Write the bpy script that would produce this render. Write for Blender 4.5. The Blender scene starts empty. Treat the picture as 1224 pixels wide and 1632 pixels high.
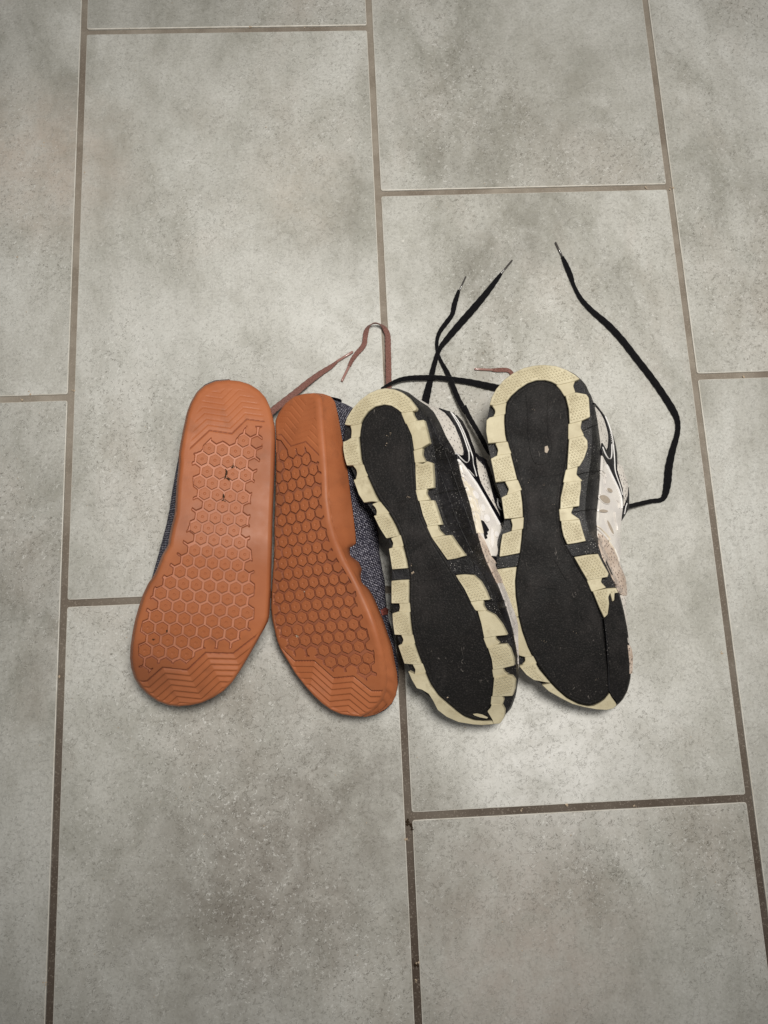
import bpy, bmesh, math, random
import numpy as np
from mathutils import Vector, Matrix
from mathutils.bvhtree import BVHTree
from mathutils.geometry import delaunay_2d_cdt
random.seed(3); rng = np.random.default_rng(3)
SC = bpy.context.scene
COL = SC.collection
# ------------------------------------------------------------------ camera
FPX, RX, RY, RZ = 1225.8, 0.19618, -0.02892, -0.04543
CAM = np.array([0.27166, -0.68076, 0.71936])
def rotm(rx, ry, rz):
    cx, sx, cy, sy, cz, sz = np.cos(rx), np.sin(rx), np.cos(ry), np.sin(ry), np.cos(rz), np.sin(rz)
    return (np.array([[cz, -sz, 0], [sz, cz, 0], [0, 0, 1]]) @ np.array([[cy, 0, sy], [0, 1, 0], [-sy, 0, cy]])
            @ np.array([[1, 0, 0], [0, cx, -sx], [0, sx, cx]]))
RM = rotm(RX, RY, RZ)
cam = bpy.data.cameras.new("camera"); camo = bpy.data.objects.new("camera", cam); COL.objects.link(camo)
cam.sensor_width = 36; cam.sensor_fit = 'HORIZONTAL'; cam.lens = 36 * FPX / 1224; cam.clip_end = 50; cam.clip_start = 0.02
camo.matrix_world = Matrix.Translation(Vector(CAM)) @ Matrix([list(r) for r in RM]).to_4x4()
SC.camera = camo
# ------------------------------------------------------------------ light: a spot above the tiles, cone shaped to imitate a standing person's shadow; weak room light
w = bpy.data.worlds.new("World"); SC.world = w; w.use_nodes = True
bg = w.node_tree.nodes["Background"]; bg.inputs[0].default_value = (1.0, 0.985, 0.95, 1); bg.inputs[1].default_value = 0.24
def spot(name, loc, target, radius, energy, angle, col):
    l = bpy.data.lights.new(name, 'SPOT'); l.shadow_soft_size = radius; l.energy = energy; l.color = col
    l.spot_size = math.radians(angle); l.spot_blend = 1.0
    o = bpy.data.objects.new(name, l); COL.objects.link(o); o.location = loc
    o.rotation_euler = (Vector(target) - Vector(loc)).to_track_quat('-Z', 'Y').to_euler()
    return o
spot("shaped_spot", (0.42, -0.47, 1.25), (0.36, -0.38, 0), 0.16, 69, 76, (1.0, 0.965, 0.90))
SC.view_settings.view_transform = 'Standard'; SC.view_settings.look = 'None'
SC.view_settings.exposure = 0.0; SC.view_settings.gamma = 1.0
SC.view_settings.use_curve_mapping = False

# ------------------------------------------------------------------ picture -> place: every outline is set at its own real height
def rays(px, py):
    d = np.stack([(np.asarray(px, float) - 612) / FPX, -(np.asarray(py, float) - 816) / FPX, -np.ones(np.shape(px))], -1)
    return d @ RM.T
def P(px, py, z):
    d = rays(px, py); s = (np.asarray(z) - CAM[2]) / d[..., 2]
    return CAM + d * s[..., None]
FR = dict(Z1=(200, 590, 4.896), Z2=(200, 860, 4.896), Z3=(420, 610, 4.896), Z4=(420, 880, 4.896), Z5=(540, 600, 4.2207),
          Z6=(580, 870, 4.2207), Z7=(760, 570, 4.2207), Z8=(770, 850, 4.2207), L1=(420, 370, 2.985), L2=(730, 370, 3.06),
          K1=(680, 630, 9.415), K2=(710, 730, 10.2), K3=(740, 820, 11.127), K4=(760, 900, 8.16), K5=(930, 630, 12.24),
          K6=(930, 740, 12.24), K7=(930, 850, 10.88), K8=(950, 990, 10.88), M1=(200, 700, 6.277), N5=(540, 500, 13.6),
          N3=(560, 850, 6.53), T5=(640, 1060, 5.5636), T6=(840, 1040, 6.8))
def F(f, s):
    x0, y0, k = FR[f]; v = [float(t) for t in s.replace(',', ' ').split()]
    return [(x0 + v[i] / k, y0 + v[i + 1] / k) for i in range(0, len(v), 2)]
def resample(pts, n):
    p = np.array(pts, float); s = np.r_[0, np.cumsum(np.linalg.norm(np.diff(p, axis=0), axis=1))]
    t = np.linspace(0, s[-1], n)
    return np.stack([np.interp(t, s, p[:, k]) for k in range(p.shape[1])], -1)
def smooth(pts, it=2):
    p = [tuple(q) for q in pts]
    for _ in range(it):
        o = [p[0]]
        for a, b in zip(p[:-1], p[1:]):
            o.append(tuple(.75 * np.array(a) + .25 * np.array(b))); o.append(tuple(.25 * np.array(a) + .75 * np.array(b)))
        o.append(p[-1]); p = o
    return p
def seg_dist(X, Y, poly, closed=True):
    p = np.array(poly, float); q = np.roll(p, -1, 0) if closed else p[1:]
    if not closed: p = p[:-1]
    best = np.full(X.shape, 1e9)
    for (ax, ay), (bx, by) in zip(p, q):
        dx, dy = bx - ax, by - ay; L = dx * dx + dy * dy + 1e-12
        t = np.clip(((X - ax) * dx + (Y - ay) * dy) / L, 0, 1)
        best = np.minimum(best, (X - ax - t * dx) ** 2 + (Y - ay - t * dy) ** 2)
    return np.sqrt(best)
def inside(X, Y, poly):
    c = np.zeros(np.shape(X), bool); n = len(poly)
    for i in range(n):
        x1, y1 = poly[i]; x2, y2 = poly[(i + 1) % n]
        if y1 == y2: continue
        c ^= ((y1 > Y) != (y2 > Y)) & (X < (x2 - x1) * (Y - y1) / (y2 - y1) + x1)
    return c

# ------------------------------------------------------------------ materials
def lin(r, g, b):
    f = lambda c: (c / 255 / 12.92) if c / 255 <= .04045 else ((c / 255 + .055) / 1.055) ** 2.4
    return (f(r), f(g), f(b), 1)
class NT:
    def __init__(s, name):
        s.m = bpy.data.materials.new(name); s.m.use_nodes = True; s.t = s.m.node_tree; s.n = s.t.nodes
        s.b = s.n["Principled BSDF"]; s.co = s.n.new('ShaderNodeTexCoord')
    def L(s, a, b): s.t.links.new(a, b)
    def map(s, scale=(1, 1, 1), rot=(0, 0, 0), src='Object', loc=None):
        m = s.n.new('ShaderNodeMapping'); m.inputs['Scale'].default_value = scale; m.inputs['Rotation'].default_value = rot
        s.L(s.co.outputs[src], m.inputs[0])
        if loc is not None: s.L(loc, m.inputs['Location'])
        return m.outputs[0]
    def noise(s, vec, scale, detail=4, rough=.5, dist=0):
        n = s.n.new('ShaderNodeTexNoise'); n.inputs['Scale'].default_value = scale; n.inputs['Detail'].default_value = detail
        n.inputs['Roughness'].default_value = rough; n.inputs['Distortion'].default_value = dist; s.L(vec, n.inputs['Vector'])
        return n.outputs[0]
    def voro(s, vec, scale, feature='F1', out='Distance', rnd=1.0):
        n = s.n.new('ShaderNodeTexVoronoi'); n.feature = feature; n.inputs['Scale'].default_value = scale
        n.inputs['Randomness'].default_value = rnd; s.L(vec, n.inputs['Vector']); return n.outputs[out]
    def ramp(s, fac, stops, interp='LINEAR'):
        r = s.n.new('ShaderNodeValToRGB'); r.color_ramp.interpolation = interp; e = r.color_ramp.elements
        while len(e) > len(stops): e.remove(e[-1])
        while len(e) < len(stops): e.new(.5)
        for k, (p, c) in enumerate(stops):
            e[k].position = p; e[k].color = c if isinstance(c, tuple) else (c, c, c, 1)
        s.L(fac, r.inputs[0]); return r.outputs[0]
    def mix(s, fac, a, b, mode='MIX'):
        m = s.n.new('ShaderNodeMix'); m.data_type = 'RGBA'; m.blend_type = mode
        for v, i in ((fac, 0), (a, 6), (b, 7)):
            if isinstance(v, (int, float)): m.inputs[i].default_value = v if i == 0 else (v, v, v, 1)
            elif isinstance(v, tuple): m.inputs[i].default_value = v
            else: s.L(v, m.inputs[i])
        return m.outputs[2]
    def math(s, op, a, b=0.0):
        m = s.n.new('ShaderNodeMath'); m.operation = op
        for i, v in enumerate((a, b)):
            if isinstance(v, (int, float)): m.inputs[i].default_value = v
            else: s.L(v, m.inputs[i])
        return m.outputs[0]
    def bump(s, h, strength, dist, normal=None):
        b = s.n.new('ShaderNodeBump'); b.inputs['Strength'].default_value = strength; b.inputs['Distance'].default_value = dist
        s.L(h, b.inputs['Height'])
        if normal is not None: s.L(normal, b.inputs['Normal'])
        return b.outputs[0]
    def fin(s, col=None, rough=.6, normal=None, spec=.5, sheen=0):
        if col is not None:
            if isinstance(col, tuple): s.b.inputs['Base Color'].default_value = col
            else: s.L(col, s.b.inputs['Base Color'])
        if isinstance(rough, (int, float)): s.b.inputs['Roughness'].default_value = rough
        else: s.L(rough, s.b.inputs['Roughness'])
        if normal is not None: s.L(normal, s.b.inputs['Normal'])
        s.b.inputs['Specular IOR Level'].default_value = spec
        if sheen: s.b.inputs['Sheen Weight'].default_value = sheen
        return s.m
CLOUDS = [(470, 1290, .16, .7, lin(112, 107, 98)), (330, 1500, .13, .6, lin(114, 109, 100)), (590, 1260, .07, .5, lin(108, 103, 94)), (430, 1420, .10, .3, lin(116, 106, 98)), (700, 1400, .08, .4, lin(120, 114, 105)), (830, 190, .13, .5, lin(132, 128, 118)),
          (300, 220, .10, .35, lin(146, 144, 134)), (60, 260, .11, .55, lin(176, 160, 146)), (880, 1180, .11, .8, lin(214, 213, 210)), (560, 520, .10, .6, lin(206, 206, 202)),  # the palest clouds paint the floor's sheen around the shoes into the colour
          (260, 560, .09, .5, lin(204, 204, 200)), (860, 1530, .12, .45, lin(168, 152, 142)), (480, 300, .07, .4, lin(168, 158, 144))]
def mat_tile():
    s = NT("glazed_concrete_look_tile")
    oi = s.n.new('ShaderNodeObjectInfo'); cm = s.n.new('ShaderNodeCombineXYZ')
    r20 = s.math('MULTIPLY', oi.outputs['Random'], 20.0)
    s.L(r20, cm.inputs[0]); s.L(s.math('MULTIPLY', oi.outputs['Random'], 57.0), cm.inputs[1])
    v = s.map(loc=cm.outputs[0]); vs = s.map(scale=(1, .62, 1), rot=(0, 0, .12), loc=cm.outputs[0])
    big = s.noise(vs, 6.5, 8, .66, .5); mid = s.noise(vs, 24, 8, .7, .6); fine = s.noise(v, 420, 3, .6)
    base = s.ramp(big, [(.30, lin(134, 132, 124)), (.43, lin(156, 155, 147)), (.54, lin(176, 175, 168)), (.68, lin(200, 200, 195))])
    base = s.mix(s.ramp(mid, [(.40, .0), (.66, .60)]), base, lin(196, 195, 190))
    base = s.mix(s.ramp(s.noise(vs, 15, 5, .6, .6), [(.50, 0.0), (.74, .42)]), base, lin(142, 139, 129))
    warm = s.ramp(s.noise(vs, 5.5, 6, .65, .2), [(.52, 0.0), (.70, .26)])
    base = s.mix(warm, base, lin(178, 163, 151))
    base = s.mix(s.math('MULTIPLY', s.ramp(fine, [(.38, 1.0), (.62, 0.0)]), .20), base, lin(112, 107, 98))
    dens = s.ramp(s.noise(vs, 5.5, 4, .6, .5), [(.44, 0.0), (.60, 1.0)])
    def fibre(scale, seed, lo, hi, th):
        """thin curled marks: the narrow zero band of a warped noise, broken up by a second one"""
        vv = s.mix(.012, s.map(loc=cm.outputs[0]), s.noise(s.map(rot=(0, 0, seed)), 90, 2, .5))
        n1 = s.noise(s.map(rot=(0, 0, seed), loc=vv) if False else vv, scale, 1, .5, seed)
        ab = s.math('ABSOLUTE', s.math('SUBTRACT', n1, .5))
        line = s.ramp(ab, [(0.0, 1.0), (th * .6, .9), (th, 0.0)])
        brk = s.ramp(s.noise(vv, scale * .9 + seed * 17, 2, .5), [(lo, 0.0), (hi, 1.0)])
        return s.math('MULTIPLY', line, brk)
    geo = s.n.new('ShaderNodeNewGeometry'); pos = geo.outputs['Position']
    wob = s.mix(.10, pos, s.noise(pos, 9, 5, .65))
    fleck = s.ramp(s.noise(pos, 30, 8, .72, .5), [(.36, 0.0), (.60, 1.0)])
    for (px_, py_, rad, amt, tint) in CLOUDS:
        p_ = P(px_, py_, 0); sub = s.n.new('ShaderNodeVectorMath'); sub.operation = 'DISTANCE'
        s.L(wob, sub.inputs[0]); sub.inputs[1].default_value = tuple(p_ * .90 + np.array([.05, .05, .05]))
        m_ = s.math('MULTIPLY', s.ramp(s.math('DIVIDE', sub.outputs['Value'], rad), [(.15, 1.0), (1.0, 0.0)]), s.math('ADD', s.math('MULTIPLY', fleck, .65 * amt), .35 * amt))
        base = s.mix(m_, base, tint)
    lf = fibre(270, .7, .50, .56, .036); df = fibre(240, 1.9, .51, .57, .032)
    lightm = s.math('MULTIPLY', lf, s.math('ADD', s.math('MULTIPLY', dens, .42), .14))
    base = s.mix(lightm, base, lin(214, 213, 208))
    darkm = s.math('MULTIPLY', df, s.math('ADD', s.math('MULTIPLY', dens, .55), .16))
    base = s.mix(darkm, base, lin(92, 86, 76))
    chip = s.voro(s.mix(.02, v, s.noise(v, 160, 2, .5)), 75, rnd=1.0)
    chipm = s.math('MULTIPLY', s.ramp(chip, [(.05, 1.0), (.09, 0.0)]), s.ramp(s.noise(v, 14, 3, .5), [(.58, 0.0), (.66, .6)]))
    base = s.mix(chipm, base, lin(230, 226, 218))
    chip2 = s.voro(s.mix(.03, v, s.noise(v, 160, 2, .5)), 48, rnd=1.0)
    chipm2 = s.math('MULTIPLY', s.ramp(chip2, [(.025, 1.0), (.045, 0.0)]), s.ramp(s.noise(v, 11, 3, .5), [(.53, 0.0), (.60, .85)]))
    base = s.mix(chipm2, base, lin(72, 64, 56))
    tone = s.ramp(oi.outputs['Random'], [(0, .94), (1, 1.05)])
    base = s.mix(1.0, base, tone, 'MULTIPLY')
    h = s.math('ADD', s.math('SUBTRACT', s.math('MULTIPLY', lf, .6), s.math('MULTIPLY', df, .8)), s.math('MULTIPLY', fine, .35))
    return s.fin(base, s.ramp(mid, [(.3, .36), (.7, .50)]), s.bump(h, .5, .0007), .5)
def mat_grout():
    s = NT("sanded_grout"); v = s.map()
    c = s.ramp(s.noise(v, 26, 4, .6), [(.35, lin(126, 117, 106)), (.65, lin(150, 142, 131))])
    dirt = s.ramp(s.noise(s.map(scale=(1, .8, 1)), 7, 3, .5), [(.45, 0.0), (.7, .55)])
    c = s.mix(dirt, c, lin(84, 70, 60))
    # foot traffic has soiled the joints towards the near side
    sep = s.n.new('ShaderNodeSeparateXYZ'); s.L(s.co.outputs['Object'], sep.inputs[0])
    near = s.ramp(s.math('ADD', s.math('MULTIPLY', sep.outputs[1], -1.0), s.math('MULTIPLY', s.noise(v, 9, 3, .5), .35)), [(.62, 0.0), (1.0, .75)])
    c = s.mix(near, c, lin(62, 50, 43))
    c = s.mix(s.math('MULTIPLY', s.ramp(s.noise(v, 700, 2, .5), [(.58, 0.0), (.66, 1.0)]), .3), c, lin(170, 160, 148))
    return s.fin(c, .9, s.bump(s.noise(v, 500, 3, .6), .5, .0008), .2)
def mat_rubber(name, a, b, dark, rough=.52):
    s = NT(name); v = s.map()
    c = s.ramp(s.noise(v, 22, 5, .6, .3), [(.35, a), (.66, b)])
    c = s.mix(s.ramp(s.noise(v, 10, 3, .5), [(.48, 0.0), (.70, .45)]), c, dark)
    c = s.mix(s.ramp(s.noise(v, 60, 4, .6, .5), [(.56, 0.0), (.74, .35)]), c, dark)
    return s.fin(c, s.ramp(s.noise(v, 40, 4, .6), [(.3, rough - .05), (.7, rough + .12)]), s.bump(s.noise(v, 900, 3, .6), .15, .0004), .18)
def mat_black(name, base, dust, scratch=.0, rough=.6, speck=.0):
    s = NT(name); v = s.map()
    c = s.mix(s.ramp(s.noise(v, 45, 5, .65, .3), [(.42, 0.0), (.72, .55)]), base, dust)
    if speck:
        m = s.math('MULTIPLY', s.ramp(s.voro(v, 560), [(.10, 1.0), (.18, 0.0)]), s.ramp(s.noise(v, 70, 3, .6), [(.48, 0.0), (.60, speck)]))
        c = s.mix(m, c, lin(200, 196, 190))
        m = s.math('MULTIPLY', s.ramp(s.noise(v, 1100, 2, .5), [(.66, 0.0), (.71, 1.0)]), speck * .4)
        c = s.mix(m, c, lin(150, 145, 140))
    if scratch:
        c = s.mix(s.ramp(s.noise(v, 800, 3, .7), [(.52, 0.0), (.66, .26)]), c, lin(84, 79, 77))
        c = s.mix(s.ramp(s.noise(s.map(scale=(1, .6, 1)), 26, 6, .7, .6), [(.50, 0.0), (.74, .40)]), c, lin(62, 58, 57))
        m = s.math('MULTIPLY', s.ramp(s.noise(s.map(scale=(1, .28, 1), rot=(0, 0, .5)), 420, 2, .5, 1.0), [(.67, 0.0), (.72, 1.0)]),
                   s.ramp(s.noise(v, 38, 3, .6), [(.54, 0.0), (.66, scratch)]))
        c = s.mix(m, c, lin(150, 142, 136))
    return s.fin(c, s.ramp(s.noise(v, 60, 3, .6), [(.3, rough - .08), (.7, rough + .15)]), s.bump(s.noise(v, 650, 4, .65), .8, .0007), .24)
def mat_cream():
    s = NT("aged_cream_rubber"); v = s.map()
    c = s.ramp(s.noise(v, 30, 4, .6, .2), [(.35, lin(176, 166, 138)), (.65, lin(197, 188, 160))])
    c = s.mix(s.ramp(s.noise(v, 120, 4, .65, .4), [(.60, 0.0), (.78, .45)]), c, lin(160, 146, 108))
    c = s.mix(s.ramp(s.noise(v, 90, 6, .7), [(.52, 0.0), (.70, .55)]), c, lin(150, 138, 110))
    return s.fin(c, .55, s.bump(s.noise(v, 500, 4, .65), .4, .0006), .35)
def mat_denim():
    s = NT("dark_chambray_canvas"); v = s.map(rot=(0, 0, .35))
    w1 = s.n.new('ShaderNodeTexWave'); w1.wave_type = 'BANDS'; w1.bands_direction = 'X'; w1.inputs['Scale'].default_value = 205
    w1.inputs['Distortion'].default_value = 2.2; w1.inputs['Detail'].default_value = 2; w1.inputs['Detail Scale'].default_value = 3; s.L(v, w1.inputs[0])
    w2 = s.n.new('ShaderNodeTexWave'); w2.wave_type = 'BANDS'; w2.bands_direction = 'Y'; w2.inputs['Scale'].default_value = 150
    w2.inputs['Distortion'].default_value = 2.5; w2.inputs['Detail'].default_value = 2; w2.inputs['Detail Scale'].default_value = 3; s.L(v, w2.inputs[0])
    f = s.math('MULTIPLY', w1.outputs[1], w2.outputs[1])
    f = s.math('ADD', s.math('MULTIPLY', f, .55), s.math('MULTIPLY', s.ramp(s.noise(v, 620, 2, .6), [(.36, 0.0), (.64, 1.0)]), .5))
    c = s.ramp(f, [(.24, lin(26, 24, 34)), (.50, lin(80, 79, 94)), (.82, lin(198, 196, 206))])
    c = s.mix(.15, c, s.ramp(s.noise(v, 25, 3, .5), [(.3, lin(44, 42, 54)), (.7, lin(104, 102, 116))]))
    return s.fin(c, .9, s.bump(f, .6, .0008), .08)
def mat_mesh(name, a, b, hole, sc=520, holes=.7):
    s = NT(name); v = s.map()
    c = s.ramp(s.noise(v, 60, 4, .6), [(.35, a), (.65, b)])
    vo = s.voro(s.map(scale=(1, .8, 1), rot=(0, 0, .5)), sc, rnd=.85)
    c = s.mix(s.math('MULTIPLY', s.ramp(vo, [(.16, 1.0), (.38, 0.0)]), holes), c, hole)
    c = s.mix(s.math('MULTIPLY', s.ramp(s.noise(v, 1300, 2, .5), [(.55, 0.0), (.68, 1.0)]), .35), c, lin(226, 220, 214))
    return s.fin(c, .9, s.bump(s.ramp(vo, [(.05, 0.0), (.35, 1.0)]), .7, .0008), .15, .15)
def mat_flat(name, c, rough=.5, spec=.4, bumpscale=0, b=.3, var=None):
    s = NT(name); v = s.map(); n = s.bump(s.noise(v, bumpscale, 3, .6), b, .0006) if bumpscale else None
    if var: c = s.mix(s.ramp(s.noise(v, 70, 4, .6), [(.4, 0.0), (.7, 1.0)]), c, var)
    return s.fin(c, rough, n, spec)
def mat_lace(name, a, b):
    s = NT(name); v = s.map()
    f = s.noise(v, 1500, 2, .6)
    c = s.ramp(f, [(.38, a), (.62, b)])
    return s.fin(c, .92, s.bump(f, .6, .0006), .12, .1)
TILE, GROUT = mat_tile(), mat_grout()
TEDGE = mat_flat("pale_tile_arris", lin(212, 208, 200), .5, .4, 300, .3, lin(190, 184, 172))  # pale bevel colour paints in the highlight line along the tile edges
ORANGE = mat_rubber("gum_rubber", lin(150, 87, 54), lin(164, 99, 64), lin(116, 72, 50), .42)
PINKISH = mat_rubber("dusty_gum_rubber", lin(170, 112, 86), lin(184, 126, 100), lin(148, 94, 72), .46)
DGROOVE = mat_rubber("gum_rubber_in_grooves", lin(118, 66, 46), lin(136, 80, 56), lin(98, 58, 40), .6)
BLACK = mat_black("black_midsole_foam", lin(17, 16, 17), lin(52, 51, 55), 0, .38, .8)  # lighter grey variation also paints gloss streaks into the foam colour
INSERT = mat_black("scuffed_black_rubber", lin(14, 13, 13), lin(28, 25, 24), .5, .66)
CREAM = mat_cream()
CREAMD = mat_flat('darker_cream_rubber', lin(150, 138, 106), .7, .2, 500, .4)  # darker cream for the side faces of the tread dots
DUSTG = mat_rubber('brown_gum_in_channels', lin(138, 82, 58), lin(154, 95, 68), lin(116, 70, 50), .6)
DENIM = mat_denim()
MESH = mat_mesh("light_grey_mesh", lin(206, 199, 190), lin(222, 216, 208), lin(60, 52, 50), 400, .85)
TAN = mat_mesh("dusty_tan_mesh", lin(168, 148, 132), lin(200, 184, 170), lin(84, 62, 54), 430, .85)
PALE = mat_mesh("pale_mesh", lin(186, 178, 172), lin(206, 200, 195), lin(120, 112, 108), 560, .45)
GLOSSB = mat_flat("black_synthetic_overlay", lin(13, 12, 19), .45, .3, 500, .25)
WHITE = mat_flat("white_print", lin(226, 224, 222), .5, .4)
TPU = mat_flat("white_plastic_cage", lin(208, 203, 199), .36, .5, 260, .15, lin(222, 217, 210))
BEIGE = mat_flat("yellowed_plastic", lin(212, 202, 184), .5, .4, 260, .2, lin(222, 213, 196))
LACEB = mat_lace("black_lace_weave", lin(4, 4, 6), lin(20, 19, 22))
LACEBR = mat_lace("brown_lace_weave", lin(100, 68, 61), lin(134, 98, 90))
AGB = mat_flat("clear_tip_over_black", lin(64, 60, 58), .18, .8)
AGBR = mat_flat("clear_tip_over_brown", lin(150, 112, 104), .2, .8)
BROWNTAB = mat_flat("brown_stitching", lin(116, 62, 54), .8, .2, 700, .6)
GRIT = mat_flat("dark_grit", lin(58, 46, 34), .9, .1, 400, .6)
STONE = mat_flat("pale_grit", lin(190, 172, 150), .8, .2)

# ------------------------------------------------------------------ object helpers
def mesh_obj(name, verts, faces, mats, parent=None, midx=None, smooth_=False):
    me = bpy.data.meshes.new(name)
    me.from_pydata([tuple(v) for v in np.asarray(verts, float)], [], [tuple(int(i) for i in f) for f in faces])
    for m in (mats if isinstance(mats, (list, tuple)) else [mats]): me.materials.append(m)
    if midx is not None: me.polygons.foreach_set('material_index', np.asarray(midx, dtype=np.int32))
    if smooth_: me.polygons.foreach_set('use_smooth', [True] * len(me.polygons))
    me.update()
    o = bpy.data.objects.new(name, me); COL.objects.link(o)
    if parent is not None: attach(o, parent)
    return o
WM = {}
def attach(o, parent):
    o.parent = parent; o.matrix_parent_inverse = WM.get(parent.name, Matrix.Identity(4)).inverted()
def empty(name, loc, label, cat, group=None):
    o = bpy.data.objects.new(name, None); COL.objects.link(o); o.location = loc; o.empty_display_size = .02
    WM[o.name] = Matrix.Translation(Vector(loc)); o['label'] = label; o['category'] = cat
    if group: o['group'] = group
    return o

# ------------------------------------------------------------------ floor: recessed grout sheet and every tile a piece of its own
W, L = 0.308, 0.61299
GW = 0.0064
floor = mesh_obj("floor", [(-1.535, -3.0, -.0022), (2.15, -3.0, -.0022), (2.15, 2.3, -.0022), (-1.535, 2.3, -.0022)], [(0, 1, 2, 3)], GROUT)
floor['kind'] = 'structure'
for c in range(-5, 7):
    off = (0.0, 1 / 3 - .0051, 2 / 3 + .0071)[c % 3]
    for r in range(-5, 6):
        x0, x1 = c * W + GW / 2, (c + 1) * W - GW / 2
        y1, y0 = -(r + off) * L - GW / 2, -(r + 1 + off) * L + GW / 2
        if y0 < -2.99 or y1 > 2.29: continue
        cx, cy = (x0 + x1) / 2, (y0 + y1) / 2; hx, hy = (x1 - x0) / 2, (y1 - y0) / 2
        V = []
        for (ins, z) in ((0, -.006), (0, -.0009), (.0002, -.0003), (.0007, 0)):
            rad = .0022 - ins
            for (sx, sy, a0) in ((1, 1, 0), (-1, 1, 90), (-1, -1, 180), (1, -1, 270)):
                for k in range(4):
                    a = math.radians(a0 + k * 30)
                    V.append((sx * (hx - .0022) + rad * math.cos(a), sy * (hy - .0022) + rad * math.sin(a), z))
        Fc = [(l * 16 + i, l * 16 + (i + 1) % 16, (l + 1) * 16 + (i + 1) % 16, (l + 1) * 16 + i) for l in range(3) for i in range(16)]
        Fc.append(tuple(range(48, 64)))
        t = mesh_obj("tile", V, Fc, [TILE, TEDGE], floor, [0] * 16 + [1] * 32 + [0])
        t.location = (cx, cy, random.uniform(-.0002, .0002))
        t.rotation_euler = (random.uniform(-.0006, .0006), random.uniform(-.0008, .0008), 0)
def loose(name, pts, size, mat, parent, kindstuff=True):
    V, Fc = [], []
    for (x, y, z) in pts:
        k = len(V); s = size * random.uniform(.5, 1.3)
        for d in ((1, 0, 0), (-1, 0, 0), (0, 1, 0), (0, -1, 0), (0, 0, 1), (0, 0, -1)):
            V.append((x + d[0] * s * random.uniform(.5, 1.4), y + d[1] * s * random.uniform(.5, 1.4), z + d[2] * s * .8))
        for f in ((0, 2, 4), (2, 1, 4), (1, 3, 4), (3, 0, 4), (2, 0, 5), (1, 2, 5), (3, 1, 5), (0, 3, 5)):
            Fc.append(tuple(k + i for i in f))
    o = mesh_obj(name, V, Fc, mat, parent)
    if kindstuff: o['kind'] = 'stuff'
    return o
crumbs = []
for (px, py) in ((16, 1), (0, 0)): pass
for (px, py) in [(35, 636), (46, 626), (117, 621), (30, 412), (68, 230), (1030, 297), (1186, 600), (1070, 300), (648, 1336), (400, 43),
                 (662, 1563), (666, 1536), (1185, 598), (1150, 1040), (70, 1568), (92, 1080), (905, 1283), (1012, 1284), (830, 1290)]:
    for _ in range(3):
        p = P(px + random.uniform(-3, 3), py + random.uniform(-3, 3), .0004); crumbs.append((p[0], p[1], -.0006 + random.random() * .001))
for _ in range(120):
    p = P(random.uniform(0, 1224), random.uniform(0, 1632), .0004); crumbs.append((p[0], p[1], .0003))
cr = loose("crumbs", crumbs[:57], .0011, STONE, None)
cr2 = loose("dust", crumbs[57:], .0005, STONE, None)
for c_, l_ in ((cr, 'tiny pale crumbs scattered along the grout joints'), (cr2, 'fine pale dust specks on the tiles')):
    c_['label'] = l_; c_['category'] = 'crumbs'
dk = []
for (px, py) in ((651, 1312), (655, 1316), (658, 1320), (649, 1308), (664, 1538)):
    for _ in range(6):
        p = P(px + random.uniform(-2.5, 2.5), py + random.uniform(-2.5, 2.5), 0); dk.append((p[0], p[1], -.0012 + random.random() * .0012))
d_ = loose("dirt_crumbs", dk, .0012, GRIT, None); d_['label'] = 'dark dirt crumbs caught in the middle grout joint'; d_['category'] = 'dirt'

# ------------------------------------------------------------------ sole geometry
class Sole:
    """height of a sole over the floor: zc along its length, slope across it"""
    def __init__(s, heel, toe, tz, slope):
        s.h = np.array(heel, float); s.ax = np.array(toe, float) - s.h; s.len = np.linalg.norm(s.ax); s.ax /= s.len
        s.lat = np.array([-s.ax[1], s.ax[0]]) * -1      # towards the right of the picture
        if s.lat[0] < 0: s.lat = -s.lat
        s.t, s.z = zip(*tz); s.sl = slope
        a, b, c = (s.pt(*p) for p in ((heel[0] + 60 * s.ax[0] + 60, heel[1] + 250), (heel[0] - 60 + 60 * s.ax[0], heel[1] + 250), (heel[0], heel[1] + 320)))
        n = np.cross(a - b, c - b); n /= np.linalg.norm(n); s.n = n if n[2] > 0 else -n
    def zf(s, px, py):
        dx = np.asarray(px, float) - s.h[0]; dy = np.asarray(py, float) - s.h[1]
        t = (dx * s.ax[0] + dy * s.ax[1]) / s.len; l = dx * s.lat[0] + dy * s.lat[1]
        tt = np.linspace(-.1, 1.1, 121); zz = np.interp(tt, s.t, s.z); k = np.ones(9) / 9
        zz = np.convolve(np.pad(zz, 4, mode='edge'), k, 'valid')
        return np.interp(t, tt, zz) + s.sl * l * (1 - .55 * np.clip((t - .82) / .18, 0, 1))
    def pt(s, px, py): return P(px, py, s.zf(px, py))
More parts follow.
